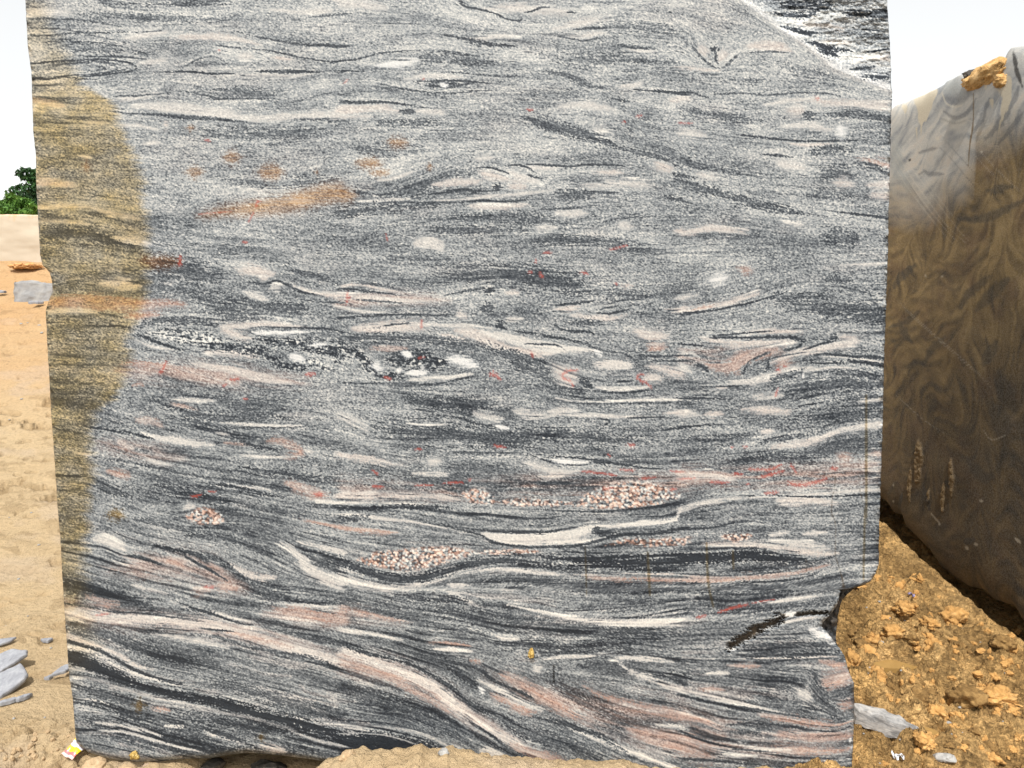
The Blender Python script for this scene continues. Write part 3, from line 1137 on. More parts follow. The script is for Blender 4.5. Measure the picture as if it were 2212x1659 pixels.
# sides, back: rings run back from the rim, rough like split rock
idx = np.arange(NR * NC).reshape(NR, NC)
F = [np.stack([idx[:-1, :-1], idx[1:, :-1], idx[1:, 1:], idx[:-1, 1:]], -1).reshape(-1, 4)]
rim = np.concatenate([idx[0, ::-1], idx[1:, 0], idx[-1, 1:], idx[-2:0:-1, -1]])   # seen from the front, anticlockwise
Vs = [P.reshape(-1, 3)]; Ra = [rich_v.reshape(-1, 4)]; Ea = [extra_v.reshape(-1, 4)]
prev = rim; base = NR * NC; rp = P.reshape(-1, 3)[rim]; cen = rp.mean(0); nrim = len(rim)
arc = np.arange(nrim) * .0028
for k, yk in enumerate((.02, .06, .14, .26, .4, .6, .8, 1.0, 1.2, 1.4, 1.6)):
    q = rp.copy(); q[:, 1] = yk + np.maximum(0, rp[:, 1]) * (1 - yk / 1.7)
    out = q[:, (0, 2)] - cen[[0, 2]]; out /= np.linalg.norm(out, axis=1)[:, None]
    j = (.02 + .05 * min(1, yk)) * fbm(arc * 9, arc * 0 + yk * 6, 81, 4) - .012 - .02 * yk
    q[:, 0] += out[:, 0] * j; q[:, 2] += out[:, 1] * j
    Vs.append(q); t = .5 + .16 * fbm(q[:, 1] * 6 + q[:, 0], q[:, 2] * 30, 83, 4)
    a = rich_v.reshape(-1, 4)[rim].copy(); a[:, 0] = .35 * a[:, 0] + .65 * t; a[:, 2] = 0
    e = extra_v.reshape(-1, 4)[rim] * .5; e[:, 2] = 0; e[:, 3] = 1
    Ra.append(a); Ea.append(e)
    cur = base + np.arange(nrim); base += nrim
    nx = np.roll(prev, -1); cn = np.roll(cur, -1)
    F.append(np.stack([prev, cur, cn, nx], -1)); prev = cur
# back face: the last ring drawn in towards its middle
for sc_ in (.6, .2, .005):
    q = rp * 1.0; q[:, 1] = 1.62; q[:, 0] = cen[0] + (q[:, 0] - cen[0]) * sc_; q[:, 2] = cen[2] + (q[:, 2] - cen[2]) * sc_
    cur = base + np.arange(nrim); base += nrim; Vs.append(q)
    Ra.append(np.tile([[.5, .1, 0, 0]], (nrim, 1))); Ea.append(np.tile([[0, 0, 0, 1.]], (nrim, 1)))
    F.append(np.stack([prev, cur, np.roll(cur, -1), np.roll(prev, -1)], -1)); prev = cur
# the shattered stump behind the notch in the right edge
sil = np.array([(1262, 1872), (1271, 1846), (1283, 1831), (1296, 1820), (1313, 1813), (1339, 1810), (1362, 1806), (1388, 1806), (1402, 1812)], float)
ny, nx_ = 60, 40
a_, b_ = np.meshgrid(np.linspace(0, 1, nx_), np.linspace(1262, 1402, ny))
ur = np.interp(b_, sil[:, 0], sil[:, 1]) + 1.5 * fbm(b_ / 8, b_ * 0, 91, 3)
u_ = 1745 + (ur - 1745) * a_
dep = .035 + .05 * fbm(u_ / 18, b_ / 14, 93, 4, .6) + .05 * a_ + .04 * sstep(1330, 1275, b_)
dep = np.maximum(dep, .02)
Q = on_y(u_.ravel(), b_.ravel(), dep.ravel()).reshape(ny, nx_, 3)
ii = base + np.arange(ny * nx_).reshape(ny, nx_); base += ny * nx_
F.append(np.stack([ii[:-1, :-1], ii[1:, :-1], ii[1:, 1:], ii[:-1, 1:]], -1).reshape(-1, 4))
Vs.append(Q.reshape(-1, 3)); t = .3 + .2 * fbm(u_ / 10, b_ / 5, 95, 3)
Ra.append(np.stack([t, t * 0, t * 0, t * 0], -1).reshape(-1, 4)); Ea.append(np.stack([t * 0, t * 0, .75 - .5 * sstep(1335, 1375, b_) + .3 * rough[:ny, :nx_], t * 0 + 1], -1).reshape(-1, 4))
for k in range(3):   # run its rim back into the block
    rim2 = np.concatenate([ii[0, ::-1], ii[1:, 0], ii[-1, 1:], ii[-2:0:-1, -1]]) if k == 0 else cur2
    q = Q.reshape(-1, 3)[np.concatenate([np.arange(ny * nx_).reshape(ny, nx_)[0, ::-1], np.arange(ny * nx_).reshape(ny, nx_)[1:, 0], np.arange(ny * nx_).reshape(ny, nx_)[-1, 1:], np.arange(ny * nx_).reshape(ny, nx_)[-2:0:-1, -1]])].copy()
    q[:, 1] += (.1, .4, 1.0)[k]; cur2 = base + np.arange(len(q)); base += len(q)
    Vs.append(q); Ra.append(np.tile([[.35, 0, 0, 0]], (len(q), 1))); Ea.append(np.tile([[0, 0, .5, 1.]], (len(q), 1)))
    F.append(np.stack([rim2, cur2, np.roll(cur2, -1), np.roll(rim2, -1)], -1))
V = np.concatenate(Vs); F = np.concatenate([f for f in F if len(f)])

def granite_material():
    t = NT('banded_gneiss')
    tone_, pink_, red_, rust_ = t.attr('rich'); yel_, dust_, dirt_shade_, raw_ = t.attr('extra')
    v = t.coord('Object')
    n1 = t.noise(t.coord('Object', (.62, 1, 1.35)), 340, 2, .7); n2 = t.noise(v, 90, 3, .6)
    tt = t.math('ADD', tone_, t.math('MULTIPLY', t.math('SUBTRACT', n1, .5), .30))
    tt = t.math('ADD', tt, t.math('MULTIPLY', t.math('SUBTRACT', n2, .5), .10), True)
    grey = t.ramp(tt, [(0, (.009, .012, .017)), (.18, (.028, .034, .042)), (.38, (.094, .104, .114)), (.58, (.248, .262, .268)), (.78, (.45, .447, .425)), (1, (.72, .69, .625))])
    pk = t.ramp(tt, [(0, (.016, .012, .011)), (.3, (.10, .060, .048)), (.6, (.34, .205, .160)), (.8, (.53, .37, .295)), (1, (.72, .59, .48))])
    c = t.mix(pink_, grey, pk)
    yl = t.mix(1.0, c, t.mix(n2, (.95, .69, .29), (1.10, .82, .39)), 'MULTIPLY'); yl = t.mix(.07, yl, (.40, .29, .12))
    c = t.mix(t.math('MULTIPLY', yel_, 1.0), c, yl)
    rs = t.ramp(tt, [(0, (.03, .014, .006)), (.4, (.15, .066, .020)), (.75, (.37, .195, .060)), (1, (.55, .335, .13))])
    c = t.mix(rust_, c, rs)
    c = t.mix(t.math('MULTIPLY', red_, .8), c, t.ramp(n2, [(.3, (.30, .035, .022)), (.7, (.52, .10, .06))]))
    c = t.mix(dust_, c, (.62, .62, .64))
    c = t.mix(dirt_shade_, c, t.ramp(n2, [(.3, (.018, .013, .009)), (.7, (.10, .072, .045))]))
    saw = t.n.new('ShaderNodeTexWave'); saw.wave_type = 'BANDS'; saw.bands_direction = 'X'
    t.link(v, saw.inputs['Vector']); saw.inputs['Scale'].default_value = 34; saw.inputs['Distortion'].default_value = 2.5
    h = t.math('ADD', t.math('MULTIPLY', n1, .8), t.math('MULTIPLY', saw.outputs[1], .12))
    nm = t.bump(h, .25, .004)
    rg_ = t.math('ADD', .42, t.math('MULTIPLY', raw_, .3)); rg_ = t.math('ADD', rg_, t.math('MULTIPLY', n2, .12))
    return t.out(c, rg_, nm, .3)
M_gneiss = granite_material()
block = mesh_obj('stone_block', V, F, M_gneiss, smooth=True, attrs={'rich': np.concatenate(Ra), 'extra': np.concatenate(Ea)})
tag(block, 'huge upright sawn block of swirling grey, white and pink banded gneiss filling the view', 'stone block')
# ------------------------------------------------------------------ ground
MX = np.array([640, 662, 700, 737, 755, 771, 785, 800, 830, 877, 904, 924, 950, 967, 990, 1010, 1037, 1060, 1087, 1137, 1200, 1300, 1337, 1355, 1420], float)
MY = np.array([1668, 1656, 1645, 1636, 1626, 1621, 1623, 1627, 1625, 1622, 1614, 1622, 1624, 1618, 1625, 1629, 1633, 1640, 1641, 1651, 1655, 1656, 1653, 1656, 1672], float)
_m = on_y(MX, MY, -.13)
def zbase(x, y):
    d = y + 2.6
    left = np.interp(d, [0, 3.2, 4, 6, 9, 12.0, 12.6, 15, 22, 60, 500], [-.03, -.03, .04, .45, 1.28, 2.19, 2.27, 2.33, 2.42, 2.6, 3.0])
    right = np.interp(d, [0, 2.55, 2.75, 3.3, 4.3, 5.5, 12, 22, 500], [-.05, -.04, .0, .085, .30, .46, .9, 1.6, 2.4])
    xf_ = x - (2.10 + (4.3 - d) * .1)
    right = right + (.075 * sstep(-.7, -.12, xf_) - .16 * sstep(-.03, .12, xf_)) * sstep(5.6, 5.0, d) * sstep(2.5, 3.2, d)
    wR = sstep(-.3, .9, x / np.maximum(d, .5) * 2.6)
    z = left + (right - left) * wR
    z = np.where((d < 2.75) & (np.abs(x) < 1.9), np.minimum(z, z - .03 * sstep(2.75, 2.6, d)), z)
    z = z - .10 * sstep(-1.22, -1.08, x) * sstep(-.56, -.66, x) * sstep(2.0, 2.2, d) * sstep(3.4, 3.0, d)
    h = np.interp(x, _m[:, 0], _m[:, 2]) + .04
    ym = y + .13
    m = np.exp(-np.where(ym > 0, (ym / .13) ** 2, (ym / .30) ** 2)) * sstep(_m[0, 0] - .05, _m[2, 0], x) * sstep(_m[-1, 0] + .05, _m[-3, 0], x)
    return z + m * np.maximum(0, h - (z + .04))
def hit(px, py):
    d = ray(px, py); t = np.linspace(1.5, 40, 16000); P = CAM + d * t[:, None]
    k = np.argmax(P[:, 2] < zbase(P[:, 0], P[:, 1])); return P[k]
PUD = [(1943, 1430, 50, 13), (1992, 1577, 33, 21)]
pud = []
for px, py, hw, hh in PUD:
    c = hit(px, py); dd_ = c[1] + 2.6; pud.append((c, hw / FPX * dd_, abs(hit(px, py - hh)[1] - hit(px, py + hh)[1]) / 2))
damp_shade_of = {}
def zground(x, y, detail=True):
    z = zbase(x, y); d = y + 2.6; a = x / np.maximum(d, .3)
    if not detail: return z
    right = sstep(.30, .42, a); left = sstep(-.45, -.54, a)
    # churned clods on the right
    w1 = .5 + .5 * vnoise(x * 5, y * 5, 301); cl = 0
    for sc, am, sd_ in ((5.5, .080, 311), (11, .055, 317), (24, .024, 323), (50, .009, 331)):
        f, r_ = cells(x * sc + .8 * vnoise(x * sc * 1.7, y * sc * 1.7, 5), y * sc + .8 * vnoise(x * sc * 1.7, y * sc * 1.7, 6), sd_)
        damp_shade_of[sd_] = r_
        cl = cl + am * (np.clip(1 - (f / .78) ** 2, 0, 1) ** .8 * (.2 + 1.0 * r_ * r_) - .3)
    flat = sstep(.52, .30, vnoise(x * 3.1 + 4, y * 2.6, 341)) * .55
    wet = np.zeros(np.shape(x))
    for c, rx, ry in pud:
        q = ((x - c[0]) / (rx * 1.0)) ** 2 + ((y - c[1]) / (ry * 1.0)) ** 2 + .5 * fbm(x * 18, y * 18, 351, 3)
        wet = np.maximum(wet, sstep(2.4, 1.0, q))
    xf_ = x - (2.10 + (4.3 - d) * .1); cl = cl * (1 - .75 * sstep(-.32, -.04, xf_) * sstep(5.6, 5.0, d))
    z = z + right * (cl * (.55 + .7 * w1) * (1 - flat) * (1 - wet) + (.012 * fbm(x * 9, y * 9, 361, 4) + .016 * fbm(x * 45, y * 30, 363, 4, .7)) * (1 - wet) - .016 * wet)
    # sandy bank on the left: thin ledges, little holes
    led = fbm(x * 2.2, y * 9, 371, 4); hole = sstep(.24, .5, fbm(x * 5, y * 11, 377, 4))
    zone = sstep(4.2, 4.8, d) * sstep(7.4, 6.4, d)
    crumb = sstep(2.95, 2.75, d) + .5 * sstep(.1, .4, fbm(x * 2, y * 2, 379, 2)) * (d < 4)
    fl_, fr_ = cells(x * 24, y * 24, 383)
    z = z + left * (.017 * led * np.minimum(d / 6, 1.6) - hole * (.02 + .09 * zone) + crumb * (.030 * np.sqrt(np.clip(1 - (fl_ / .7) ** 2, 0, 1)) * fr_ - .004 + .03 * fbm(x * 8, y * 8, 389, 4)))
    # loose heaped sand before the block
    mid_ = (1 - right) * (1 - left) * sstep(.6, 0, np.abs(y + .2))
    fm, rm = cells(x * 30, y * 30, 397); fm2, rm2 = cells(x * 62, y * 62, 401)
    z = z + mid_ * (.014 * np.sqrt(np.clip(1 - (fm / .7) ** 2, 0, 1)) * rm + .007 * np.sqrt(np.clip(1 - (fm2 / .7) ** 2, 0, 1)) * rm2 + .012 * fbm(x * 14, y * 14, 405, 4) - .008)
    xw = x + .10 * fbm(x * 3, y * 4, 378, 3); yw = y + .09 * fbm(x * 5, y * 3, 380, 3) + .35 * x
    pit_shade = sstep(.27, .36, fbm(xw * 4.5, yw * 11, 375, 5, .6)) * (zone + .35 * (d < 4.3)) + sstep(.40, .46, fbm(xw * 5, yw * 10, 376, 4)) * .6
    damp_shade_of['hole'] = np.clip(hole * (.3 + .3 * zone) + 1.6 * pit_shade + .5 * sstep(.12, .4, fbm(xw * 2.5, yw * 10, 373, 4)) * (zone + .15), 0, 1) * left  # shade of holes and pits painted dark; long streaks are damp soil
    return z
av = np.concatenate([np.linspace(-6, -.8, 26)[:-1], np.linspace(-.8, -.70, 12)[:-1], np.linspace(-.70, -.54, 125)[:-1], np.linspace(-.54, .38, 330)[:-1], np.linspace(.38, .72, 262)[:-1], np.linspace(.72, .9, 20)[:-1], np.linspace(.9, 6, 24)])
dv = np.concatenate([np.linspace(.25, 2.1, 24)[:-1], np.exp(np.concatenate([np.arange(math.log(2.1), math.log(2.5), .004), np.arange(math.log(2.5), math.log(4.6), .0019), np.arange(math.log(4.6), math.log(13.5), .0037)])), np.exp(np.linspace(math.log(13.6), math.log(900), 60))])
ga, gd = np.meshgrid(av, dv); gX, gY = ga * gd, gd - 2.6
gZ = zground(gX, gY)
damp = np.clip(sstep(.55, .9, _hash(np.floor(damp_shade_of[317] * 9999), np.floor(damp_shade_of[317] * 7777), 8)) * .8 + sstep(.6, .95, _hash(np.floor(damp_shade_of[323] * 9999), np.floor(damp_shade_of[323] * 7777), 9)) * .7 + .5 * sstep(.05, .45, fbm(gX * 4, gY * 4, 419, 4)), 0, 1)
ii = np.arange(gX.size).reshape(gX.shape)
mud = sstep(-.2, .42, ga)
mud = mud * (1 - np.exp(-((gY + .2) / .5) ** 2) * sstep(1.05, .8, np.abs(gX)))
orange = sstep(6.0, 8.5, gd) * (1 - mud) * (.75 + .4 * fbm(gX * .6, gY * 1.4, 411, 3))
relief = np.maximum(damp * mud, damp_shade_of['hole'] * .5)
grey = sstep(.2, .55, fbm(gX * 3, gY * 3, 415, 4)) * .25
soil = np.stack([mud, np.clip(orange, 0, 1), relief, grey], -1)
def soil_material():
    t = NT('sandy_soil'); m_, o_, r_, g_ = t.attr('soil'); v = t.coord('Object')
    n1 = t.noise(v, 3.5, 5, .6); n2 = t.noise(v, 38, 4, .65); n3 = t.noise(v, 170, 3, .7)
    sand = t.mix(n1, (.53, .38, .21), (.64, .485, .295)); sand = t.mix(o_, sand, (.57, .345, .165))
    sand = t.mix(t.math('MULTIPLY', g_, .8), sand, (.55, .47, .42))
    ochre = t.mix(n1, (.72, .415, .14), (.85, .56, .25))
    c = t.mix(m_, sand, ochre)
    c = t.mix(t.math('MULTIPLY', r_, .6), c, t.mix(n1, (.13, .070, .022), (.21, .125, .045)))
    dark = t.ramp(n2, [(.34, .58), (.54, 1.0)]); c = t.mix(1.0, c, t.mix(m_, t.mix(.6, dark, (1, 1, 1)), dark), 'MULTIPLY')  # bump hollows darkened: moist soil with crease shade put into the colour
    c = t.mix(t.ramp(n3, [(.62, 0), (.74, .55)]), c, t.mix(m_, (.58, .48, .36), (.42, .28, .12)))
    c = t.mix(t.ramp(n3, [(.28, .5), (.36, 0)]), c, (.20, .115, .045))
    vd = t.n.new('ShaderNodeVectorMath'); vd.operation = 'ADD'; t.link(v, vd.inputs[0]); cb = t.n.new('ShaderNodeCombineXYZ'); t.put(cb.inputs[0], t.math('MULTIPLY', n2, .05)); t.put(cb.inputs[1], t.math('MULTIPLY', n3, .03)); t.link(cb.outputs[0], vd.inputs[1])
    k1 = t.voronoi(vd.outputs[0], 30); k2 = t.voronoi(vd.outputs[0], 75)
    crumbs = t.math('MULTIPLY', t.math('ADD', t.math('MULTIPLY', k1, -1.1), t.math('MULTIPLY', k2, -.55)), m_)
    h = t.math('ADD', t.math('ADD', t.math('MULTIPLY', n2, 1.0), t.math('MULTIPLY', n3, .5)), crumbs)
    return t.out(c, .92, t.bump(h, 1.0, .028), .2)
M_soil = soil_material()
ground = mesh_obj('ground', np.stack([gX, gY, gZ], -1).reshape(-1, 3), np.stack([ii[:-1, :-1], ii[:-1, 1:], ii[1:, 1:], ii[1:, :-1]], -1).reshape(-1, 4), M_soil, smooth=True, attrs={'soil': soil.reshape(-1, 4)})
tag(ground, kind='structure')
t = NT('muddy_water'); v = t.coord()
M_water = t.out(t.mix(t.noise(v, 14, 3), (.33, .20, .068), (.40, .25, .09)), .10, t.bump(t.noise(v, 30, 2), .05, .01), .5)
for c, rx, ry in pud:
    k = 40; an = np.linspace(0, 2 * np.pi, k, endpoint=False); rr = 1.15 + .28 * fbm(np.cos(an) * 2 + c[0] * 7, np.sin(an) * 2 + c[1] * 3, 431, 3)
    zc = float(zground(np.array([c[0]]), np.array([c[1]]))[0]) + .006
    # a shallow body of water: surface ring and a bed below it
    top = np.stack([c[0] + rx * rr * np.cos(an), c[1] + ry * rr * np.sin(an), np.full(k, zc)], -1); bot = top * 1.0; bot[:, 2] -= .03
    tag(mesh_obj('puddle', np.vstack([top, bot]), [list(range(k))] + [[i, i + k, (i + 1) % k + k, (i + 1) % k] for i in range(k)] + [list(range(2 * k - 1, k - 1, -1))], M_water), kind='structure')

# ------------------------------------------------------------------ right-hand block
def xface(d): return 2.10 + (4.3 - d) * .1 + .012 * np.sin(d * 5)
def on_face(px, py):
    r = ray(px, py); px = np.asarray(px, float)      # X = xface(d), solved along the sight line
    lo = np.full(px.shape, .5); hi = np.full(px.shape, 9.)
    for _ in range(50):
        m = (lo + hi) / 2; P = CAM + r * m[..., None]; g = P[..., 0] - xface(P[..., 1] + 2.6); lo = np.where(g < 0, m, lo); hi = np.where(g < 0, hi, m)
    return CAM + r * ((lo + hi) / 2)[..., None]
tp = np.array([(1900, 240), (1926, 229), (1950, 218), (1985, 205), (2010, 195), (2031, 182), (2035, 176), (2060, 165), (2090, 152), (2100, 146), (2106, 150), (2125, 154), (2150, 152), (2162, 148), (2167, 112), (2176, 103), (2212, 97)], float)
bt = np.array([(1895, 1080), (1915, 1108), (1935, 1115), (1945, 1143), (1968, 1163), (1981, 1179), (1995, 1196), (2015, 1226), (2041, 1249), (2068, 1269), (2101, 1277), (2128, 1296), (2168, 1309), (2181, 1326), (2191, 1346), (2212, 1366)], float)
T3 = on_face(tp[:, 0], tp[:, 1]); B3 = on_face(bt[:, 0], bt[:, 1])
td, tz = T3[:, 1] + 2.6, T3[:, 2]; bd, bz = B3[:, 1] + 2.6, B3[:, 2]
td = np.concatenate([[5.6], td, [2.9, 2.2]]); tz = np.concatenate([[tz[0] - .05], tz, [tz[-1] + .01, tz[-1] - .04]])
bd = np.concatenate([[5.6], bd, [2.9, 2.2]]); bz = np.concatenate([[bz[0]], bz, [bz[-1] - .05, bz[-1] - .08]])
NDc, NZ = 370, 380
dcol = np.concatenate([np.linspace(5.4, 4.5, 21)[:-1], np.linspace(4.5, 3.15, 321)[:-1], np.linspace(3.15, 2.3, 30)])
tzc = np.interp(-dcol, -td, tz); bzc = np.interp(-dcol, -bd, bz) + .012 * fbm(dcol * 9, dcol * 0, 501, 3)
zr = np.linspace(0, 1, NZ)
D2, Z2 = np.meshgrid(dcol, zr, indexing='ij'); Zf = bzc[:, None] + (tzc - bzc)[:, None] * Z2
Xf = xface(D2) + .006 * fbm(D2 * 4, Zf * 4, 503, 3)
Xf = Xf + .05 * np.exp(-(Zf - bzc[:, None]) / .05) + .03 * np.exp(-(tzc[:, None] - Zf) / .03) * (.4 + .9 * vnoise(D2 * 14, Zf * 3, 505))
nb = np.arange(1, 16) / 16.0
loopX = [Xf]; loopZ = [Zf]
jit = lambda s_: .03 * fbm(D2[:, :15] * 3, np.tile(nb, (NDc, 1)) * 5, s_, 4)
loopX.append(Xf[:, -1:] + (3.8 - Xf[:, -1:]) * nb[None]); loopZ.append(tzc[:, None] + jit(511) - .06 * nb[None])
loopX.append(3.8 + jit(513)); loopZ.append((tzc - .06)[:, None] * (1 - nb) + (bzc[:, None] + .05) * nb)
loopX.append(3.8 + (Xf[:, :1] - 3.8) * nb[None]); loopZ.append(bzc[:, None] + .10 * np.sin(np.pi * nb)[None] + jit(517))
LX = np.concatenate(loopX, 1); LZ = np.concatenate(loopZ, 1); LY = np.repeat((dcol - 2.6)[:, None], LX.shape[1], 1)
nl = LX.shape[1]; q = np.arange(NDc * nl).reshape(NDc, nl); qn = np.roll(q, -1, 1)
Fr = np.stack([q[:-1], q[1:], qn[1:], qn[:-1]], -1).reshape(-1, 4)
VR = np.stack([LX, LY, LZ], -1).reshape(-1, 3)
su, sv = survey(VR)
STR2 = """T02
c 75 1570 590 1570 640 1565 700 1556 760 1548 810
c 16 1440 690 1442 735
c 5 1515 830 1520 920
c 4 1545 820 1545 880
g 60 1690 525 1760 570 1800 600
n 42 1700 640 1780 640 1860 600
l 6 1680 600 1710 670 1770 692 1840 665
n 14 1690 720 1770 765 1850 725 1900 640
n 8 1680 770 1770 800 1870 770
p 40 1690 780 1770 810 1850 780
n 11 1530 990 1590 972 1665 958
n 14 1535 1130 1565 1110 1590 1125 1690 1128
n 8 1560 1100 1580 1130
k 8 1468 1045 1474 1032
l 12 1640 890 1660 905
l 8 1930 985 1945 985
b 5 1885 600 1882 800 1862 930 1850 1080
c 40 2090 520 2100 640 2070 780
c 12 2000 650 2008 710
c 10 1960 540 1965 590
c 16 2040 540 2050 600
c 6 2060 780 2040 900
k 14 2140 330 2160 440 2200 560
n 22 1950 920 2060 790 2150 640 2180 560
n 16 2050 930 2150 800 2212 720
n 18 1990 640 1930 780 1870 880
g 40 1380 900 1400 1100 1480 1260
l 2.5 1370 960 1470 1130 1590 1300 1710 1460 1830 1570
l 2 1360 1000 1450 1150 1570 1320 1690 1470 1800 1590
l 2 1360 1060 1440 1190 1550 1340 1670 1490 1750 1580
l 2 1400 960 1500 1110 1620 1270 1740 1430 1850 1560
n 2 1365 1030 1455 1170 1560 1330 1680 1480
l 1.5 1420 950 1520 1090 1640 1260 1760 1410
n 2.5 1640 930 1740 1030 1850 1160 1940 1250
n 2.5 1700 910 1800 1020 1900 1130
l 2 1900 950 2000 1060 2120 1180 2212 1260
l 1.5 1870 980 1970 1090 2090 1210
n 26 2000 1260 2050 1220 2130 1210
n 30 1790 1420 1930 1420 2060 1370 2212 1300
n 24 1970 1230 2060 1240 2100 1200
T12
o 26 1525 1190 1535 1290 1525 1400 1520 1460
o 12 1480 1390 1470 1480 1472 1590
o 16 1740 1320 1745 1430 1742 1560
o 10 1690 1480 1690 1560 1685 1655
o 8 1600 1500 1590 1600
k 14 1560 1480 1580 1560 1600 1640
k 14 1700 1450 1730 1500
k 12 1420 1540 1400 1640
l 8 1362 1580 1368 1595
l 8 1920 1585 1945 1590
l 7 1365 1478 1367 1488
l 6 1570 120 1580 140
l 9 1680 130 1684 134
n 40 1900 350 2050 200 2110 150
n 26 1370 210 1400 150 1500 60
n 20 1340 460 1460 420 1530 360
n 30 1800 330 1860 240 1990 130
n 24 1480 560 1440 500 1400 420
n 40 1950 700 2000 620 2030 560
n 60 2050 760 2100 900 2150 1000
n 70 2000 950 2060 1050 2080 1200
n 40 1850 1330 1950 1440 2010 1430
n 26 1560 700 1620 600 1700 520
y 60 1440 1050 1500 1130 1700 1250
y 60 1340 1200 1330 1400 1310 1500
y 50 1690 1250 1750 1350 1900 1480
l 2 1400 300 1600 480 1850 700 2000 850
l 2 1440 350 1640 530 1880 740
l 1.5 1380 900 1560 1060 1700 1150
l 3 1950 1130 2000 1190 2100 1160
T22
k 22 1820 190 1880 180
l 6 1610 10 1670 80
l 7 1660 70 1665 85
l 9 1830 225 1850 240
l 8 1890 205 1910 215
l 9 2150 165 2190 200
"""
ang = .8 + .95 * np.sin(2 * np.pi * (D2 * 1.5 + .7 * fbm(D2 * 1.6, Zf * 1.4, 541, 3))) * sstep(-.5, .3, fbm(D2 * .8, Zf * .8, 543, 2)) + 1.9 * fbm(D2 * 4.6, Zf * 3.4, 545, 5, .65)
ddx, ddy = np.sin(ang), 2.2 * np.cos(ang); nn_ = np.hypot(ddx, ddy); ddx, ddy = (ddx / nn_).astype(np.float32), (ddy / nn_).astype(np.float32)     # columns run up the face, rows along it
g1 = lic(blur(rng.standard_normal((NDc, NZ)), .6), 12, ddx, ddy); g2 = lic(blur(rng.standard_normal((NDc, NZ)), 1.2), 16, ddx, ddy)
veinv = np.zeros((NDc, nl)); veinv[:, :NZ] = np.clip(.5 + .085 * g1 + .065 * g2 + .22 * fbm(D2 * 1.7, Zf * 1.5, 547, 5, .6), 0, 1); veinv[:, NZ:] = .45
fr = np.zeros((len(VR), 4)); fr2 = np.zeros((len(VR), 4)); chipd = np.zeros(len(VR))
isface = np.zeros((NDc, nl), bool); isface[:, :NZ] = True; isface = isface.ravel() & (su < 2300) & (su > 1880)
FI = np.where(isface)[0]
def stroke_at(p, w, X, Y, taper=True):
    s = spline(p, max(3, w)); best = np.full(X.shape, 1e9); T = np.zeros(X.shape); seg = np.diff(s, axis=0); L = np.hypot(seg[:, 0], seg[:, 1]) + 1e-6; cum = np.concatenate([[0], np.cumsum(L)])
    for k in range(len(seg)):
        t = np.clip(((X - s[k, 0]) * seg[k, 0] + (Y - s[k, 1]) * seg[k, 1]) / L[k] ** 2, 0, 1)
        d = np.hypot(X - s[k, 0] - t * seg[k, 0], Y - s[k, 1] - t * seg[k, 1]); m = d < best; best = np.where(m, d, best); T = np.where(m, (cum[k] + t * L[k]) / cum[-1], T)
    return best, T
for kd, wd, p, e0, e1 in parse(STR2, False):
    bb = FI[(su[FI] > p[:, 0].min() - wd * 2 - 6) & (su[FI] < p[:, 0].max() + wd * 2 + 6) & (sv[FI] > p[:, 1].min() - wd * 2 - 6) & (sv[FI] < p[:, 1].max() + wd * 2 + 6)]
    X, Y = su[bb], sv[bb]; d, T = stroke_at(p, wd, X, Y)
    pr = (1 - .9 * T ** 1.5) if kd == 'c' else np.clip(np.sin(np.pi * np.clip(T, .04, .96)), 0, 1) ** .5
    wt = wd * pr; nz = fbm(X / 7, Y / 22, 521, 3) if kd in 'co' else fbm(X / 9, Y / 9, 523, 3)
    soft = 1.6 if kd in 'ck' else max(1.2, (.5 if kd in 'no' else .9 if kd in 'gpy' else .4) * wd)
    v_ = np.clip((wt - d - min(.6 * wd, 5) * nz) / soft + .5, 0, 1)
    if kd == 'c': fr[bb, 1] = np.maximum(fr[bb, 1], v_)
    elif kd in 'n': fr[bb, 0] = np.maximum(fr[bb, 0], v_ * .8)
    elif kd == 'k': fr[bb, 0] = np.maximum(fr[bb, 0], v_); fr2[bb, 0] = np.maximum(fr2[bb, 0], v_)
    elif kd in 'lp': fr2[bb, 1] = np.maximum(fr2[bb, 1], v_ * (.75 if wd > 1.5 else .55) * (.5 if kd == 'p' else 1))
    elif kd == 'g': fr2[bb, 2] = np.maximum(fr2[bb, 2], v_ * .8)
    elif kd in 'ob': fr[bb, 3] = np.maximum(fr[bb, 3], v_); chipd[bb] = np.maximum(chipd[bb], v_ * (kd == 'o'))
    elif kd == 'y': fr2[bb, 3] = np.maximum(fr2[bb, 3], v_ * .8)
BR = np.interp(su, [1880, 1925, 2010, 2080, 2104, 2110, 2150, 2212, 2400], [425, 428, 430, 395, 350, 300, 280, 262, 240])
soak_shade = sstep(560, 1060, sv + .9 * (su - 2050) + 120 * fbm(su / 90, sv / 120, 551, 4))  # darker to the lower right: wet mud plus shade painted into the colour
fr[:, 2] = np.clip((sv + 26 * fbm(su / 40, sv / 60, 531, 4) - BR) / 120 + .42, 0, 1)
VR[:, 0] -= .012 * chipd * (.6 + .6 * fbm(su / 4, sv / 5, 533, 3))
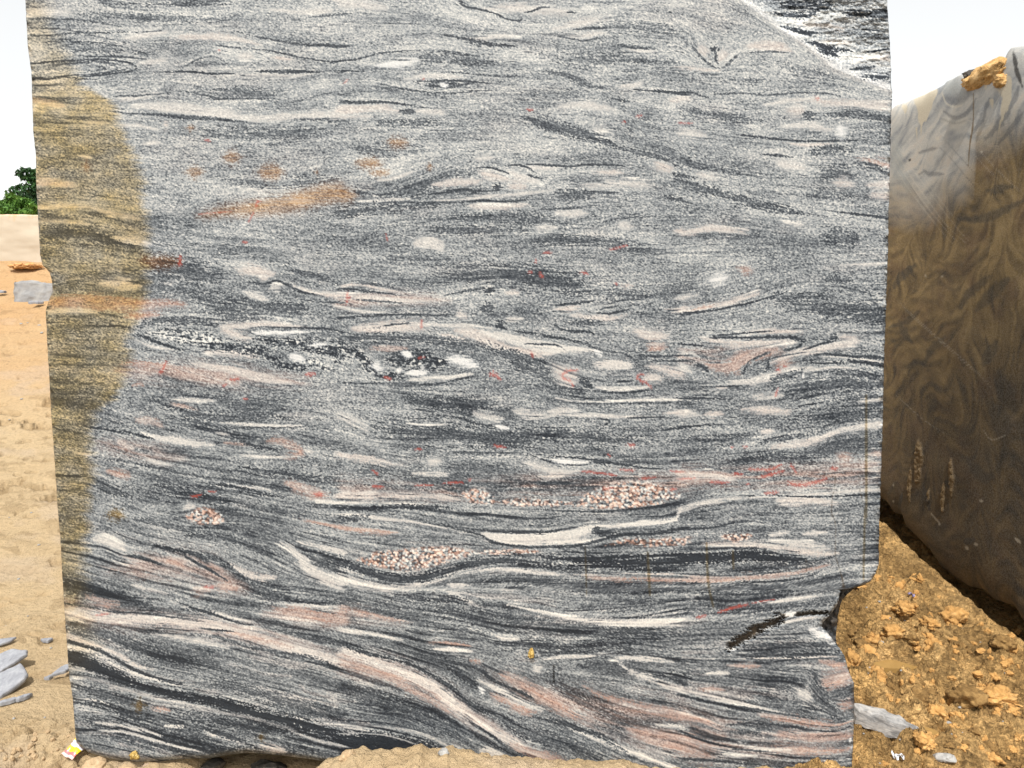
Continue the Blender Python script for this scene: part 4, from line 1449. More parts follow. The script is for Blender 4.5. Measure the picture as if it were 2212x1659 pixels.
def stained_material():
    t = NT('mud_stained_gneiss'); n_, c_, b_, o_ = t.attr('stain'); k_, l_, g_, y_ = t.attr('mark')
    v = t.coord('Object', (1.0, .55, 1.0)); v2 = t.coord('Object')
    w1 = t.noise(v, 1.6, 2, .5)
    cmb = t.n.new('ShaderNodeVectorMath'); cmb.operation = 'MULTIPLY_ADD'
    cc = t.n.new('ShaderNodeCombineXYZ'); t.link(t.noise(v, 1.9, 3, .55), cc.inputs[1]); t.link(t.noise(t.coord('Object', (1.1, .6, 1.3), (.4, 0, 0)), 2.3, 3, .55), cc.inputs[2])
    t.link(cc.outputs[0], cmb.inputs[0]); cmb.inputs[1].default_value = (0, 1.5, 1.5); t.link(v, cmb.inputs[2])
    rot = t.n.new('ShaderNodeMapping'); t.link(cmb.outputs[0], rot.inputs[0]); rot.inputs['Rotation'].default_value = (R(38), 0, 0); rot.inputs['Scale'].default_value = (1, .8, 5.5)
    vein = t.noise(rot.outputs[0], 3.6, 5, .62); vein2 = t.noise(rot.outputs[0], 11, 3, .6); gr = t.noise(v2, 150, 3, .7); bl = t.noise(v2, 6, 4, .6)
    vn_, soak_shade_ = t.attr('vein')[:2]
    vv_ = t.math('ADD', t.math('MULTIPLY', t.math('SUBTRACT', vn_, .5), .62), t.math('ADD', .36, t.math('MULTIPLY', vein2, .26)))
    dry = t.ramp(vv_, [(.30, (.27, .285, .30)), (.45, (.46, .455, .43)), (.55, (.57, .55, .50)), (.68, (.62, .56, .48))])
    wet = t.ramp(vv_, [(.28, (.024, .017, .008)), (.42, (.090, .058, .018)), (.53, (.185, .120, .040)), (.70, (.33, .225, .088))])
    wet = t.mix(t.ramp(bl, [(.5, 0), (.66, .55)]), wet, t.ramp(vv_, [(.35, (.045, .022, .010)), (.6, (.14, .072, .030))]))
    dry = t.mix(t.math('MULTIPLY', n_, .7), dry, (.115, .125, .14)); wet = t.mix(t.math('MULTIPLY', n_, .75), wet, (.020, .019, .014))
    dry = t.mix(g_, dry, (.40, .415, .40))
    dry = t.mix(c_, dry, (.60, .53, .40)); wet = t.mix(t.math('MULTIPLY', c_, .6), wet, (.30, .24, .14))
    wet = t.mix(t.math('MULTIPLY', y_, .5), wet, (.15, .075, .02))
    wet = t.mix(t.math('MULTIPLY', soak_shade_, .78), wet, t.mix(1.0, wet, (.17, .155, .14), 'MULTIPLY'))
    c = t.mix(b_, dry, wet)
    c = t.mix(t.math('MULTIPLY', l_, t.ramp(b_, [(0, .9), (1, .5)])), c, (.72, .66, .53))
    c = t.mix(t.math('MULTIPLY', o_, .85), c, t.mix(gr, (.09, .05, .014), (.25, .155, .05)))
    c = t.mix(t.math('MULTIPLY', k_, .85), c, (.02, .018, .015))
    c = t.mix(.16, c, t.ramp(gr, [(.35, (.03, .03, .03)), (.65, (.5, .47, .42))]))
    return t.out(c, .68, t.bump(t.math('ADD', gr, t.math('MULTIPLY', bl, .6)), .3, .006), .3)
M_stain = stained_material()
cap = []
for row, flip in ((0, False), (NDc - 1, True)):
    ring = q[row]; cap.append(list(ring[::-1]) if not flip else list(ring))
right_block = mesh_obj('stone_block', VR, [list(f) for f in Fr.tolist()] + cap, M_stain, smooth=True, attrs={'stain': fr, 'mark': fr2, 'vein': np.repeat(veinv.reshape(-1, 1), 4, 1) * (1, 0, 0, 0) + soak_shade[:, None] * (0, 1, 0, 0)})
tag(right_block, 'tall mud-stained brown block at the right edge, its top half dusty grey, undercut below', 'stone block')

# ------------------------------------------------------------------ loose stones, clods, litter
def rock_mesh(size, seed, sub=3, rough=.25, angular=0.0, freq=1.6):
    bm = bmesh.new(); bmesh.ops.create_icosphere(bm, subdivisions=sub, radius=1)
    rnd = random.Random(seed); off = Vector((rnd.uniform(-50, 50), rnd.uniform(-50, 50), rnd.uniform(-50, 50)))
    pl = [(Vector((rnd.uniform(-1, 1), rnd.uniform(-1, 1), rnd.uniform(-1, 1))).normalized(), rnd.uniform(.45, .85)) for _ in range(14)]
    for v_ in bm.verts:
        p = v_.co.normalized(); r_ = 1.0
        if angular:
            for n_, h_ in pl:
                dn = p.dot(n_)
                if dn > .05: r_ = min(r_, h_ / dn * (1) if h_ / dn < 1 else 1)
            r_ = 1 + (r_ - 1) * angular
        r_ += rough * (mnoise.fractal(p * freq + off, 1.0, 2.1, 4) * .6) + rough * .35 * mnoise.noise(p * freq * 4 + off)
        v_.co = Vector((p.x * r_ * size[0], p.y * r_ * size[1], p.z * r_ * size[2]))
    V_ = np.array([v_.co[:] for v_ in bm.verts]); bm.verts.index_update(); F_ = np.array([[v_.index for v_ in f.verts] for f in bm.faces]); bm.free(); return V_, F_
def plate_mesh(outline, th, seed, bev=.15):
    """a split stone flake: outline in plan, thick, with a chipped rim and an uneven top"""
    rnd = random.Random(seed); o_ = spline(np.vstack([outline, outline[:1]]), .02)[:-1] if False else np.asarray(outline, float)
    n_ = len(o_); den = []
    for i in range(n_):
        a_, b_ = o_[i], o_[(i + 1) % n_]
        for k in range(6): den.append(a_ + (b_ - a_) * k / 6)
    o_ = np.array(den); n_ = len(o_); c_ = o_.mean(0); sz = np.abs(o_ - c_).max()
    o_ = o_ + sz * .05 * np.stack([fbm(o_[:, 0] / sz * 6, o_[:, 1] / sz * 6, seed, 3), fbm(o_[:, 0] / sz * 6, o_[:, 1] / sz * 6, seed + 9, 3)], -1)
    V_ = []; rings = [(1.0, -th * .6), (1.03, -th * .1), (1.0, th * .32), (.93, th * .5), (.6, th * .55), (.25, th * .55)]
    for s_, z_ in rings:
        r_ = c_ + (o_ - c_) * s_; V_.append(np.stack([r_[:, 0], r_[:, 1], z_ + th * .3 * fbm(r_[:, 0] / sz * 3, r_[:, 1] / sz * 3, seed + 3, 3)], -1))
    V_ = np.vstack(V_); F_ = []
    for k in range(len(rings) - 1):
        for i in range(n_): F_.append([k * n_ + i, k * n_ + (i + 1) % n_, (k + 1) * n_ + (i + 1) % n_, (k + 1) * n_ + i])
    F_.append(list(range((len(rings) - 1) * n_, len(rings) * n_))); F_.append(list(range(n_ - 1, -1, -1))); return V_, F_
def simple_stone(name, cols, sc=60, bump=.4, rough=.85, vs=(1, 1, 1), rot=(0, 0, 0)):
    t = NT(name); v = t.coord('Object', vs, rot); n_ = t.noise(v, sc, 4, .65, .6); g_ = t.noise(t.coord(), sc * 5, 2, .7)
    c = t.ramp(t.math('ADD', t.math('MULTIPLY', n_, .8), t.math('MULTIPLY', g_, .2)), [(.3, cols[0]), (.5, cols[1]), (.68, cols[2])])
    return t.out(c, rough, t.bump(g_, bump, .006), .3)
M_clod = simple_stone('ochre_clod', [(.29, .150, .046), (.52, .290, .098), (.68, .43, .18)], 16, .9, .95)
M_darkclod = simple_stone('damp_clod', [(.10, .056, .019), (.23, .135, .048), (.42, .26, .10)], 18, .9, .95)
M_sandclod = simple_stone('pale_sand_clod', [(.34, .23, .13), (.44, .315, .185), (.53, .41, .27)], 22, .8, .95)
M_flake = simple_stone('grey_flake', [(.18, .185, .205), (.27, .275, .295), (.36, .365, .38)], 20, .4, .7)
M_shard = simple_stone('striped_shard', [(.05, .055, .06), (.30, .29, .28), (.52, .49, .45)], 8, .6, .7, (1.5, 1.5, 9), (.25, .12, 0))
M_pebble = simple_stone('pale_pebble', [(.22, .21, .20), (.34, .33, .31), (.46, .45, .43)], 70, .3)
def put(px, py, name, mesh, mat, label=None, cat=None, group=None, lift=0.0, rot=(0, 0, 0), smooth=True):
    p = hit(px, py); z = max(float(zground(p[0:1], p[1:2])[0]), p[2] - .03) + lift
    o = mesh_obj(name, mesh[0], mesh[1], mat, smooth=smooth, loc=(p[0], p[1], z)); o.rotation_euler = rot
    return tag(o, label, cat, group)
def scale_at(px, py): return (hit(px, py)[1] + 2.6) / FPX

# big damp boulder of mud and other clods one can tell apart, right of the block
def clod(px, py, w_, h_, seed, mat, label, group=None, sub=4, rough=.6, ang=.7, sink=.35, rot=0):
    k = scale_at(px, py); sz = (w_ * k / 2, w_ * k / 2 * .8, h_ * k / 2 * 1.15)
    return put(px, py, 'mud_clod', rock_mesh(sz, seed, sub, rough, ang, 1.7), mat, label, 'clod', group, lift=sz[2] * (1 - 2 * sink), rot=(0, 0, rot))
clod(2085, 1510, 88, 62, 11, M_darkclod, 'largest dark damp clod in the churned mud, below the undercut brown block')
clod(2150, 1500, 110, 46, 12, M_clod, 'long ochre clod lying against the right side of the largest dark clod')
clod(1842, 1440, 46, 52, 13, M_clod, 'ochre clod pressed against the striped block just below its broken notch', rot=.5)
clod(1960, 1320, 70, 26, 14, M_clod, 'flat ochre slab of mud high on the churned slope between the two big blocks')
clod(2060, 1335, 74, 40, 15, M_clod, 'blocky ochre clod just below the black gap under the brown block')
clod(1982, 1510, 62, 44, 16, M_darkclod, 'dark crumbly clod between the two muddy puddles')
clod(2166, 1405, 60, 32, 17, M_darkclod, 'dark clod near the right frame edge under the brown block', rot=.3)
clod(1925, 1395, 60, 34, 18, M_clod, 'rounded ochre clod above the upper muddy puddle')
rnd = random.Random(5); proto = None
for i in range(150):
    px, py = rnd.uniform(1835, 2205), rnd.uniform(1240, 1650)
    if py < 1150 + (px - 1905) * .95 and px > 1900: py += 110
    if py > 1650 or any(abs(px - a) < b + 12 and abs(py - c) < d_ + 10 for a, c, b, d_ in PUD): continue
    if 1835 < px < 1985 and 1530 < py < 1625: continue
    clod(px, py, 5 + 30 * rnd.random() ** 2.2 + 6, rnd.uniform(9, 22), 100 + i, M_clod if rnd.random() < .8 else M_darkclod, 'small crumbly clod lying loose in the churned ochre mud between the two big blocks', 'loose clods in the churned mud', sub=4, rough=.5, ang=.9, sink=.55, rot=rnd.uniform(0, 6))
for i in range(30):
    px, py = rnd.uniform(1840, 2205), rnd.uniform(1260, 1650)
    if py < 1240 + (px - 1905) * .75 and px > 1880: py += 130
    if py > 1650 or any(abs(px - a) < b + 20 and abs(py - c) < d_ + 16 for a, c, b, d_ in PUD): continue
    if 1835 < px < 1990 and 1520 < py < 1630: continue
    w_ = rnd.uniform(30, 64); clod(px, py, w_, w_ * rnd.uniform(.45, .75), 300 + i, M_clod if rnd.random() < .5 else M_darkclod, 'medium clod half sunk in the churned ochre mud between the two big blocks', 'half sunk clods in the churned mud', sub=4, rough=.7, ang=.8, sink=.62, rot=rnd.uniform(0, 6))
# striped shard at the foot of the block
k = scale_at(1905, 1585)
sh = np.array([(-72, 26), (-30, 30), (0, 22), (34, 4), (58, -12), (66, -26), (50, -30), (18, -24), (-30, -12), (-66, 2)], float) * k
o = put(1912, 1580, 'stone_shard', plate_mesh(sh * (1, .95), .055, 21), M_shard, 'long pale striped stone shard lying in mud at the foot of the big block', 'stone shard', lift=.045, rot=(R(8), R(14), 0), smooth=False)
# pale stones and scraps on the churned ground
for px, py, w_, lab in ((2040, 1653, 46, 'largest pale stone at the bottom of the churned mud, cut by the frame'), (1842, 1414, 0, ''), (1903, 1411, 14, 'small pale stone beside the upper muddy puddle'), (1870, 1406, 16, 'pale stone lying close to the big block below its notch'), (2050, 1555, 18, 'small grey stone right of the lower muddy puddle')):
    if w_: k = scale_at(px, py); put(px, py, 'stone', rock_mesh((w_ * k / 2, w_ * k / 2.4, w_ * k / 3), int(px), 3, .3, .9), M_pebble, lab, 'stone', lift=w_ * k / 6, smooth=False)
for i in range(34):
    px, py = (rnd.uniform(1850, 2205), rnd.uniform(1300, 1650))
    if py < 1170 + (px - 1905) * .95: continue
    w_ = rnd.uniform(4, 9); k = scale_at(px, py)
    put(px, py, 'pebble', rock_mesh((w_ * k / 2, w_ * k / 2.3, w_ * k / 3), 700 + i, 2, .25, .6), M_pebble, 'pale pebble scattered on the churned ochre mud', 'pebble', 'pebbles on the churned mud', lift=w_ * k / 7)
t = NT('white_plastic'); M_plastic = t.out(t.mix(t.noise(t.coord(), 30, 2), (.62, .64, .68), (.80, .81, .82)), .4, None, .5)
t = NT('lilac_plastic'); M_lilac = t.out(t.mix(t.noise(t.coord(), 40, 2), (.16, .13, .30), (.36, .33, .48)), .4, None, .5)
def scrap(name, px, py, strips, mat, label, cat, lift):
    p = hit(px, py); k = .65 * (p[1] + 2.6) / FPX; V_, F_ = [], []
    for s_, w_ in strips:
        s_ = spline(np.array(s_, float), 4)
        n0 = len(V_)
        for i, (a, b) in enumerate(s_):
            tn = s_[min(i + 1, len(s_) - 1)] - s_[max(i - 1, 0)]; tn /= np.hypot(*tn) + 1e-9; nx_, ny_ = -tn[1], tn[0]; z_ = .008 * math.sin(i * 1.3) + .012
            for sx, dz in ((-1, .006), (1, 0), (1, -.003), (-1, .003)): V_.append(((a + sx * nx_ * w_) * k, (b + sx * ny_ * w_) * k * 1.6, z_ + dz))
        for i in range(len(s_) - 1):
            for e in range(4): F_.append([n0 + i * 4 + e, n0 + i * 4 + (e + 1) % 4, n0 + i * 4 + 4 + (e + 1) % 4, n0 + i * 4 + 4 + e])
        F_.append([n0, n0 + 3, n0 + 2, n0 + 1]); m_ = n0 + (len(s_) - 1) * 4; F_.append([m_, m_ + 1, m_ + 2, m_ + 3])
    z = float(zground(p[0:1], p[1:2])[0])
    return tag(mesh_obj(name, V_, F_, mat, smooth=True, loc=(p[0], p[1], z + lift)), label, cat)
scrap('plastic_scrap', 1938, 1645, [([(-10, -14), (-6, 0), (-12, 12)], 3), ([(-8, 0), (8, 6), (20, 2)], 4), ([(4, 4), (14, -6), (20, 0)], 3)], M_plastic, 'torn white plastic strips lying at the bottom of the churned mud', 'litter', .012)
scrap('plastic_scrap', 1971, 1297, [([(-10, 6), (0, 8), (9, 6)], 4), ([(-3, -8), (2, 0), (6, 4)], 3)], M_lilac, 'small grey and lilac plastic scrap on the upper churned slope', 'litter', .02)

# flakes on the sandy bank to the left
def flake(px, py, pts, th, seed, label, group=None, lift=.02, rot=(0, 0, 0), mat=None):
    k = scale_at(px, py); o_ = np.array(pts, float) * (k, -k * 1.75)
    return put(px, py, 'stone_flake', plate_mesh(o_[::-1], th, seed), mat or M_flake, label, 'stone flake', group, lift=lift, rot=rot, smooth=False)
flake(14, 1450, [(-30, 22), (-30, -12), (-4, -20), (38, -14), (41, -6), (26, 3), (8, 16), (-10, 24)], .016, 31, 'pale grey stone flake on the sandy bank, upper of the overlapping pair', lift=.045, rot=(R(24), R(-7), 0))
flake(14, 1487, [(-32, 38), (-32, -10), (8, -27), (42, -8), (43, 0), (20, 24), (0, 40)], .018, 32, 'largest pale grey stone flake, lower of the overlapping pair on the sandy bank', lift=.03, rot=(R(22), R(-5), 0))
flake(135, 1462, [(-14, 12), (-8, -6), (10, -12), (15, -4), (12, 4)], .012, 33, 'grey stone flake leaning on the sandy bank right beside the big block', lift=.03, rot=(R(10), 0, 0))
flake(10, 1392, [(-16, 10), (-14, -2), (20, -6), (16, 2), (4, 9)], .010, 34, 'thin grey flake at the left edge above the overlapping pair of flakes', lift=.02, rot=(R(8), 0, 0))
flake(100, 1381, [(-14, -1), (0, -4), (13, -2), (8, 4), (-4, 4)], .012, 35, 'small thin pale flake lying alone on smooth sand beside the big block', lift=.012)
flake(20, 1521, [(-20, 6), (0, -4), (20, -7), (12, 0), (-8, 8)], .014, 36, 'thin grey flake below the largest flake, nearest the left edge', lift=.014)
flake(50, 1514, [(-12, 7), (-2, -4), (13, -8), (10, 0), (0, 7)], .014, 37, 'small pale flake just right of the flakes below the overlapping pair', lift=.014)
flake(105, 1468, [(-7, 3), (0, -4), (8, -3), (4, 3)], .012, 38, 'tiny pale flake between the overlapping pair and the flake by the block', lift=.01)
flake(78, 662, [(-12, 4), (-4, -3), (13, -4), (8, 3), (-6, 7)], .03, 39, 'pale flat stone on the orange slope just below the half-buried slab', lift=.06)
flake(4, 640, [(-10, 5), (-8, -5), (6, -4), (8, 3)], .03, 40, 'pale stone at the left frame edge beside the half-buried slab', lift=.05)
for i, (px, py) in enumerate(((60, 697), (85, 703), (45, 698), (46, 864), (20, 905), (90, 720), (68, 1110), (40, 1250), (30, 1556), (96, 1548), (110, 1400), (60, 1330), (12, 1350), (20, 1120), (85, 1180))):
    w_ = rnd.uniform(5, 10); k = scale_at(px, py)
    put(px, py, 'pebble', rock_mesh((w_ * k / 2, w_ * k / 2, w_ * k / 4), 800 + i, 2, .3, .8), M_pebble, 'pale pebble scattered on the sandy bank left of the big block', 'pebble', 'pebbles on the sandy bank', lift=w_ * k / 9)
for i in range(26):
    px, py = rnd.uniform(0, 150), rnd.uniform(1590, 1655); w_ = rnd.uniform(7, 17)
    clod(px, py, w_, w_ * .8, 900 + i, M_sandclod, 'crumb of mud on the rough ground at the bottom left beside the yellow wrapper', 'crumbs of mud at the bottom left', sub=3, rot=rnd.uniform(0, 6))
# pale lumps under the front edge of the block
for px, py, w_, h_, sd_, lab in ((207, 1652, 58, 40, 41, 'broad pale sandy lump at the bottom left, just right of the yellow wrapper'), (272, 1664, 44, 28, 42, 'pale sandy lump cut by the bottom frame, right of the broad lump'), (752, 1634, 48, 34, 43, 'rounded sandy lump at the left end of the sand heap'), (958, 1626, 30, 26, 44, 'small greyish stone on the crest of the sand heap'), (1340, 1662, 30, 24, 45, 'lone sandy lump right of the sand heap at the bottom')):
    p = on_y(np.array(px), np.array(py), -.14 if px > 300 else -.1); k = (p[1] + 2.6) / FPX
    o = mesh_obj('sand_lump', *rock_mesh((w_ * k / 2, w_ * k / 2.2, h_ * k / 2), sd_, 4, .3, .6), M_pebble if sd_ == 44 else M_sandclod, smooth=True, loc=(p[0], p[1], p[2])); tag(o, lab, 'lump')
# beige splinter of stone and dark stones in the gap under the block
p = on_y(np.array(325.), np.array(1652.), .06)
tag(mesh_obj('stone_slab', *plate_mesh(np.array([(-.055, -.05), (.05, -.05), (.075, .05), (-.06, .06)]), .05, 51), simple_stone('beige_slab', [(.34, .25, .17), (.42, .32, .23), (.48, .38, .28)], 12, .2), smooth=False, loc=tuple(p)), 'beige slab of stone wedged under the front edge of the big block', 'stone slab')
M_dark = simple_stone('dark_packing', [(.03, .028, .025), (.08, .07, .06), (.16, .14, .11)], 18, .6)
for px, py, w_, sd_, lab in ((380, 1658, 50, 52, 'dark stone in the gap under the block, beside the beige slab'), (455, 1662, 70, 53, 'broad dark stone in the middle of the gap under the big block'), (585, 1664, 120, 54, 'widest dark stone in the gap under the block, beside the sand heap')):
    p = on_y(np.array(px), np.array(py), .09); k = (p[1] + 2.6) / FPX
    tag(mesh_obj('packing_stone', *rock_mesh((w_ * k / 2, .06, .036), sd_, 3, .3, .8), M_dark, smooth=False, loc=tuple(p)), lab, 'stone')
# crumbs stuck on the face
t = NT('golden_mud'); M_gold = t.out(t.ramp(t.noise(t.coord(), 90, 3, .7), [(.35, (.22, .12, .02)), (.55, (.52, .36, .11)), (.7, (.74, .60, .30))]), .8, t.bump(t.noise(t.coord(), 160, 3), .8, .004), .3)
def crumb(px, py, w_, h_, sd_, label):
    p = on_y(np.array(px), np.array(py), -.006); k = 2.7 / FPX
    V_, F_ = rock_mesh((w_ * k / 2, .014, h_ * k / 2), sd_, 4, .55, .5, 1.2)
    V_[:, 0] *= 1 - .45 * np.clip(V_[:, 2] / (h_ * k / 2), -1, 1); V_[:, 0] += .15 * V_[:, 2]
    tag(mesh_obj('mud_crumb', V_, F_, M_gold, smooth=True, loc=tuple(p)), label, 'mud crumb')
crumb(1147, 1411, 14, 26, 61, 'golden crumb of mud stuck on the lower middle of the big block face')
crumb(290, 1631, 22, 20, 62, 'dry yellowish crumb clinging to the bottom edge of the big block')
# yellow wrapper
t = NT('printed_wrapper'); tc = t.n.new('ShaderNodeTexCoord'); sp = t.n.new('ShaderNodeSeparateXYZ'); t.link(tc.outputs['Object'], sp.inputs[0])
yy = t.math('ADD', t.math('MULTIPLY', sp.outputs[1], 11.0), .5)
cw = t.ramp(yy, [(0, (.80, .55, .50)), (.12, (.75, .16, .16)), (.24, (.85, .62, .03)), (.44, (.82, .80, .78)), (.50, (.50, .42, .50)), (.58, (.82, .80, .78)), (.64, (.88, .68, .02)), (.93, (.80, .78, .70))], 'CONSTANT')
M_wrap = t.out(cw, .3, t.bump(t.noise(t.coord(), 40, 2), .3, .01), .5)
p = hit(172, 1629); wx, wy = np.meshgrid(np.linspace(-.5, .5, 14), np.linspace(-.5, .5, 14)); n_ = wx.size
wz = .006 * np.sin(wx * 7) + .005 * np.cos(wy * 6 + wx * 3)
Vt = np.stack([wx * .062, wy * .088, wz + .002], -1).reshape(-1, 3); Vb = Vt - (0, 0, .002); ii = np.arange(n_).reshape(14, 14)
Fw = np.stack([ii[:-1, :-1], ii[:-1, 1:], ii[1:, 1:], ii[1:, :-1]], -1).reshape(-1, 4); bor = np.concatenate([ii[0, :-1], ii[:-1, -1], ii[-1, :0:-1], ii[:0:-1, 0]])
o = mesh_obj('wrapper', np.vstack([Vt, Vb]), np.vstack([Fw, Fw[:, ::-1] + n_, np.stack([bor, bor + n_, np.roll(bor, -1) + n_, np.roll(bor, -1)], -1)]), M_wrap, smooth=True, loc=(p[0], p[1] - .01, p[2] + .035)); o.rotation_euler = (R(24), R(6), R(-28))
tag(o, 'crumpled yellow, white and pink wrapper on the ground at the bottom left of the block', 'wrapper')
# orange mud lodged on top of the right-hand block, dark stone beside it
k = 3.45 / FPX
for px, py, w_, h_, sd_, mat, nm, lab in ((2130, 162, 78, 58, 71, 'c', 'mud_clod', 'big orange clod of mud lodged in the broken top edge of the brown block'), (2100, 178, 40, 44, 72, 'c', 'mud_clod', 'smaller orange clod spilling down the face, left of the big lodged clod'), (2160, 176, 30, 36, 74, 'c', 'mud_clod', 'orange clod right of the big lodged clod, against the step in the block'), (2093, 164, 16, 30, 73, 'd', 'stone', 'dark stone at the left end of the orange clods on the brown block')):
    p = on_face(np.array(float(px)), np.array(float(py))); k = (p[1] + 2.6) / FPX
    t_ = simple_stone('orange_clod', [(.38, .20, .06), (.66, .41, .17), (.76, .52, .26)], 22, .9, .95) if mat == 'c' else M_dark
    o = mesh_obj(nm, *rock_mesh((.07, w_ * k * 1.0, h_ * k / 2), sd_, 4, .34, .5, 3.4), t_, smooth=True, loc=(p[0] + .035, p[1], p[2])); tag(o, lab, 'clod' if mat == 'c' else 'stone')

# ------------------------------------------------------------------ the quarry beyond, left
def sawn_box(name, x0, x1, y0, y1, z0, z1, mat, label, cat, nz=.02, seed=1, n=40):
    """a quarried box: six gridded sides with slightly broken arrises"""
    bm = bmesh.new(); bmesh.ops.create_cube(bm, size=1); bmesh.ops.subdivide_edges(bm, edges=bm.edges[:], cuts=n, use_grid_fill=True)
    V_ = np.array([v_.co[:] for v_ in bm.verts]); F_ = np.array([[v_.index for v_ in f.verts] for f in bm.faces]); bm.free()
    ed = np.sort(.5 - np.abs(V_), 1); arr = np.exp(-(ed[:, 1]) / .02)
    P_ = np.stack([x0 + (V_[:, 0] + .5) * (x1 - x0), y0 + (V_[:, 1] + .5) * (y1 - y0), z0 + (V_[:, 2] + .5) * (z1 - z0)], -1)
    c_ = P_.mean(0); j = nz * fbm(P_[:, 0] * 3 + P_[:, 1] * 2, P_[:, 2] * 4 + P_[:, 1], seed, 4) - nz * 1.5 * arr * vnoise(P_[:, 0] * 9, P_[:, 2] * 9 + P_[:, 1] * 5, seed + 4)
    P_ = P_ + np.sign(V_) * (np.abs(V_) > .499) * j[:, None]
    return tag(mesh_obj(name, P_ - (c_[0], c_[1], z0), F_, mat, smooth=True, loc=(c_[0], c_[1], z0)), label, cat)
t = NT('dusty_sawn_stone'); sp = t.n.new('ShaderNodeSeparateXYZ'); t.link(t.coord(), sp.inputs[0])
dn = t.noise(t.coord('Object', (1, 1, .5)), 2.2, 4, .6); ds = t.noise(t.coord('Object', (3, 3, .7)), 6, 4, .6)
zz = t.math('ADD', sp.outputs[2], t.math('MULTIPLY', t.math('SUBTRACT', ds, .5), .5))
c = t.mix(dn, (.46, .395, .305), (.54, .47, .37)); c = t.mix(t.ramp(zz, [(.80, 0), (.96, .8)]), c, (.58, .34, .16)); c = t.mix(t.ramp(dn, [(.55, 0), (.75, .4)]), c, (.40, .31, .21))
M_dusty = t.out(c, .85, t.bump(dn, .2, .02), .2)
q0 = ray(85., 577.); t0 = 12.9 / q0[1]; pb = CAM + q0 * t0; q1 = ray(85., 461.); pt = CAM + q1 * (12.9 / q1[1])
sawn_box('stone_block', pb[0] - 1.55, pb[0] + 1.3, pb[1], pb[1] + 1.5, pb[2] - .01, pt[2], M_dusty, 'distant beige sawn block with rusty top edge on the crest of the orange slope', 'stone block', .03, 601)
for px, w_, lab in ((78, 20, 'orange lump of earth against the foot of the distant block, nearer the big block'), (52, 26, 'orange lump of earth against the foot of the distant block, further left')):
    p = hit(px, 581); k = (p[1] + 2.6) / FPX
    tag(mesh_obj('earth_lump', *rock_mesh((w_ * k * .8, .15, .045), int(px), 4, .8, .6, 3.0), simple_stone('orange_earth', [(.40, .20, .07), (.62, .33, .13), (.70, .42, .2)], 8, .8, .95), smooth=True, loc=(p[0], p[1] - .1, p[2] + .03)), lab, 'earth lump')
p = hit(60., 655.); k = (p[1] + 2.6) / FPX
sl = sawn_box('stone_slab', p[0] - 47 * k, p[0] + 55 * k, p[1] + .05, p[1] + .6, p[2] - .12, p[2] + 40 * k, simple_stone('drilled_grey_stone', [(.17, .17, .17), (.26, .255, .25), (.34, .33, .31)], 5, .7), 'rough grey slab half buried in the orange slope below the distant block', 'stone slab', .08, 611, 30)
sl.rotation_euler = (R(-10), R(2), R(4))

# ------------------------------------------------------------------ trees beyond the crest
def foliage_material(name, a, b, c_):
    t = NT(name); n_ = t.noise(t.coord(), 1.6, 3, .6); m_ = t.noise(t.coord(), 9, 2, .6)
    col = t.ramp(t.math('ADD', t.math('MULTIPLY', n_, .6), t.math('MULTIPLY', m_, .4)), [(.35, a), (.5, b), (.66, c_)])
    t.out(col, .6, None, .3)
    return t.m
M_bark = simple_stone('bark', [(.05, .04, .03), (.11, .09, .07), (.18, .15, .12)], 9, .8, .9, (1, 1, .2))
def tube(V_, F_, pts, rad, n=7):
    pts = np.array(pts, float); o0 = len(V_)
    for i, p_ in enumerate(pts):
        tn = pts[min(i + 1, len(pts) - 1)] - pts[max(i - 1, 0)]; tn /= np.linalg.norm(tn); a = np.cross(tn, (0.3, 1, .1)); a /= np.linalg.norm(a); b = np.cross(tn, a)
        for e in range(n): an = 2 * math.pi * e / n; V_.append(p_ + rad[i] * (a * math.cos(an) + b * math.sin(an)))
    for i in range(len(pts) - 1):
        for e in range(n): F_.append([o0 + i * n + e, o0 + i * n + (e + 1) % n, o0 + (i + 1) * n + (e + 1) % n, o0 + (i + 1) * n + e])
    F_.append([o0 + (len(pts) - 1) * n + e for e in range(n)])
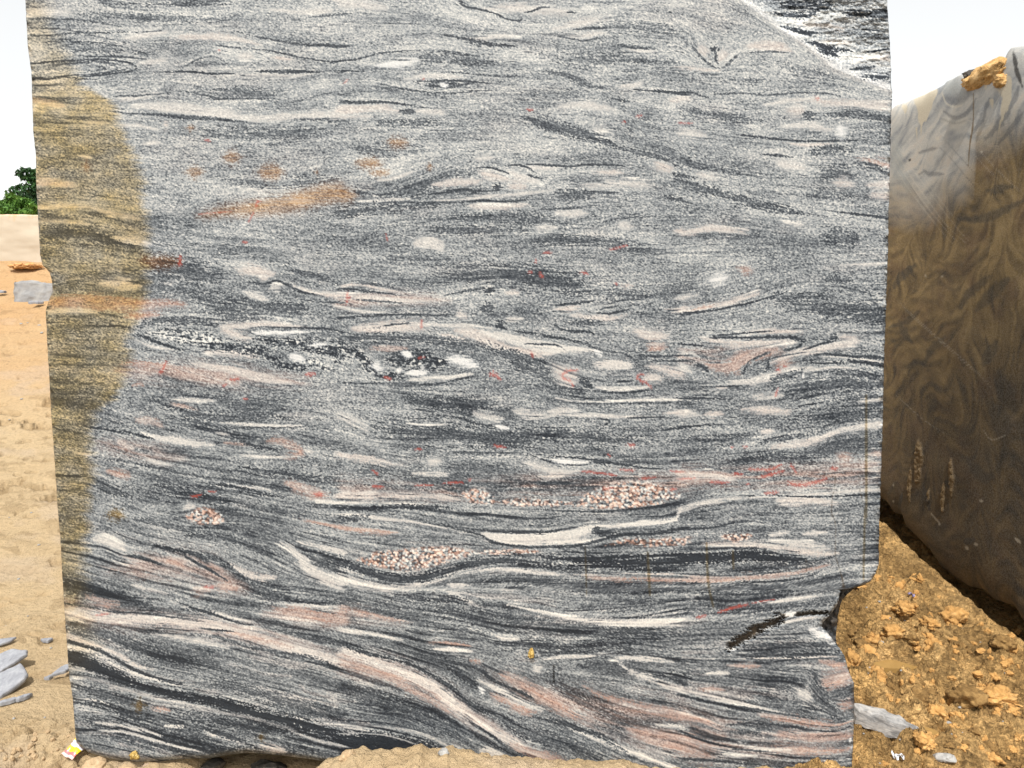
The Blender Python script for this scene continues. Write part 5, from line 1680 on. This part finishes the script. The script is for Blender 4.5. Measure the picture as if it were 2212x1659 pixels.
def tree(name, base, h, crx, crz, nclump, nleaf, leaf, fol, label, cat, seed, bodyname, stem):
    g = np.random.default_rng(seed); root = empty(name, base); tag(root, label, cat)
    V_, F_ = [], []; cz = h - crz
    tube(V_, F_, [(0, 0, -.2), (.05, .02, h * .25), (-.04, .05, h * .5), (.02, 0, h * .8)], [.14 * h / 4, .11 * h / 4, .08 * h / 4, .03 * h / 4])
    cl = []
    while len(cl) < nclump:
        p_ = g.uniform(-1, 1, 3)
        if .25 < np.linalg.norm(p_) < 1: cl.append(p_ * (crx, crx, crz) * g.uniform(.75, 1.1) + (0, 0, cz))
    cl = np.array(cl)
    for c1 in cl[::2]:
        s_ = np.array([0, 0, h * g.uniform(.25, .6)]); m_ = (s_ + c1) / 2 + g.normal(0, .08, 3); tube(V_, F_, [s_, m_, c1], [.035 * h / 4, .022 * h / 4, .008 * h / 4], 5)
    mesh_obj(stem, V_, F_, M_bark, root, smooth=True)
    L = []
    for c1 in cl:
        n_ = int(nleaf / nclump * g.uniform(.5, 1.5)); r_ = g.normal(0, 1, (n_, 3)); r_ /= np.linalg.norm(r_, axis=1)[:, None]
        rad = crx * g.uniform(.22, .42) * g.uniform(.3, 1.05, n_)[:, None] ** .6; L.append(c1 + r_ * rad * (1, 1, .7))
    L = np.vstack(L); n_ = len(L); d1 = g.normal(0, 1, (n_, 3)); d1 /= np.linalg.norm(d1, axis=1)[:, None]; d2 = np.cross(d1, g.normal(0, 1, (n_, 3))); d2 /= np.linalg.norm(d2, axis=1)[:, None]
    s_ = leaf * g.uniform(.6, 1.4, n_)[:, None]; Q = np.stack([L - d1 * s_, L + d2 * s_ * .45, L + d1 * s_, L - d2 * s_ * .45], 1).reshape(-1, 3)
    mesh_obj(bodyname, Q, np.arange(n_ * 4).reshape(-1, 4), fol, root); return root
M_dkleaf = foliage_material('dark_leaves', (.010, .030, .012), (.022, .065, .018), (.06, .14, .03))
M_ltleaf = foliage_material('light_leaves', (.04, .10, .02), (.09, .20, .03), (.20, .32, .07))
tree('tree', (-14.95, 22.4, 2.4), 3.6, 1.08, 1.35, 60, 15000, .075, M_dkleaf, 'dense dark green tree rising beyond the crest behind the distant block', 'tree', 3, 'crown', 'trunk')
tree('shrub', (-12.7, 17.4, 2.35), 1.92, .62, .6, 30, 6000, .06, M_ltleaf, 'bright green leafy shrub in front of the dark tree', 'shrub', 4, 'foliage', 'stem')
tree('shrub', (-13.75, 18.4, 2.35), 2.05, .5, .55, 26, 2600, .05, foliage_material('grey_leaves', (.06, .08, .04), (.13, .15, .08), (.25, .27, .18)), 'sparse greyish shrub at the left frame edge beyond the crest', 'shrub', 8, 'foliage', 'stem')
# ------------------------------------------------------------------ daylight
SUN_EL, SUN_AZ = R(58), R(187)      # high, behind the camera
w = bpy.data.worlds.new('World'); scene.world = w; w.use_nodes = True
nt = w.node_tree; bg = nt.nodes['Background']
sky = nt.nodes.new('ShaderNodeTexSky'); sky.sky_type = 'NISHITA'; sky.sun_disc = False
sky.sun_elevation = SUN_EL; sky.sun_rotation = SUN_AZ; sky.air_density = 2.0; sky.dust_density = 1.0; sky.ozone_density = 1.0
hs = nt.nodes.new('ShaderNodeHueSaturation'); hs.inputs['Saturation'].default_value = .08
nt.links.new(sky.outputs[0], hs.inputs['Color']); nt.links.new(hs.outputs[0], bg.inputs['Color'])
bg.inputs['Strength'].default_value = .15
sd = bpy.data.lights.new('sun', 'SUN'); sd.energy = 3.5; sd.angle = R(.5); sd.color = (1, .97, .92)
sun = bpy.data.objects.new('sun', sd); COL.objects.link(sun)
dirv = Vector((math.sin(SUN_AZ) * math.cos(SUN_EL), math.cos(SUN_AZ) * math.cos(SUN_EL), math.sin(SUN_EL)))
sun.rotation_euler = dirv.to_track_quat('Z', 'Y').to_euler()
vs = scene.view_settings; vs.view_transform = 'Standard'; vs.look = 'None'; vs.gamma = 1; vs.use_curve_mapping = False
scene.display_settings.display_device = 'sRGB'
vs.exposure = .4
scene.cycles.max_bounces = 6; scene.cycles.diffuse_bounces = 3
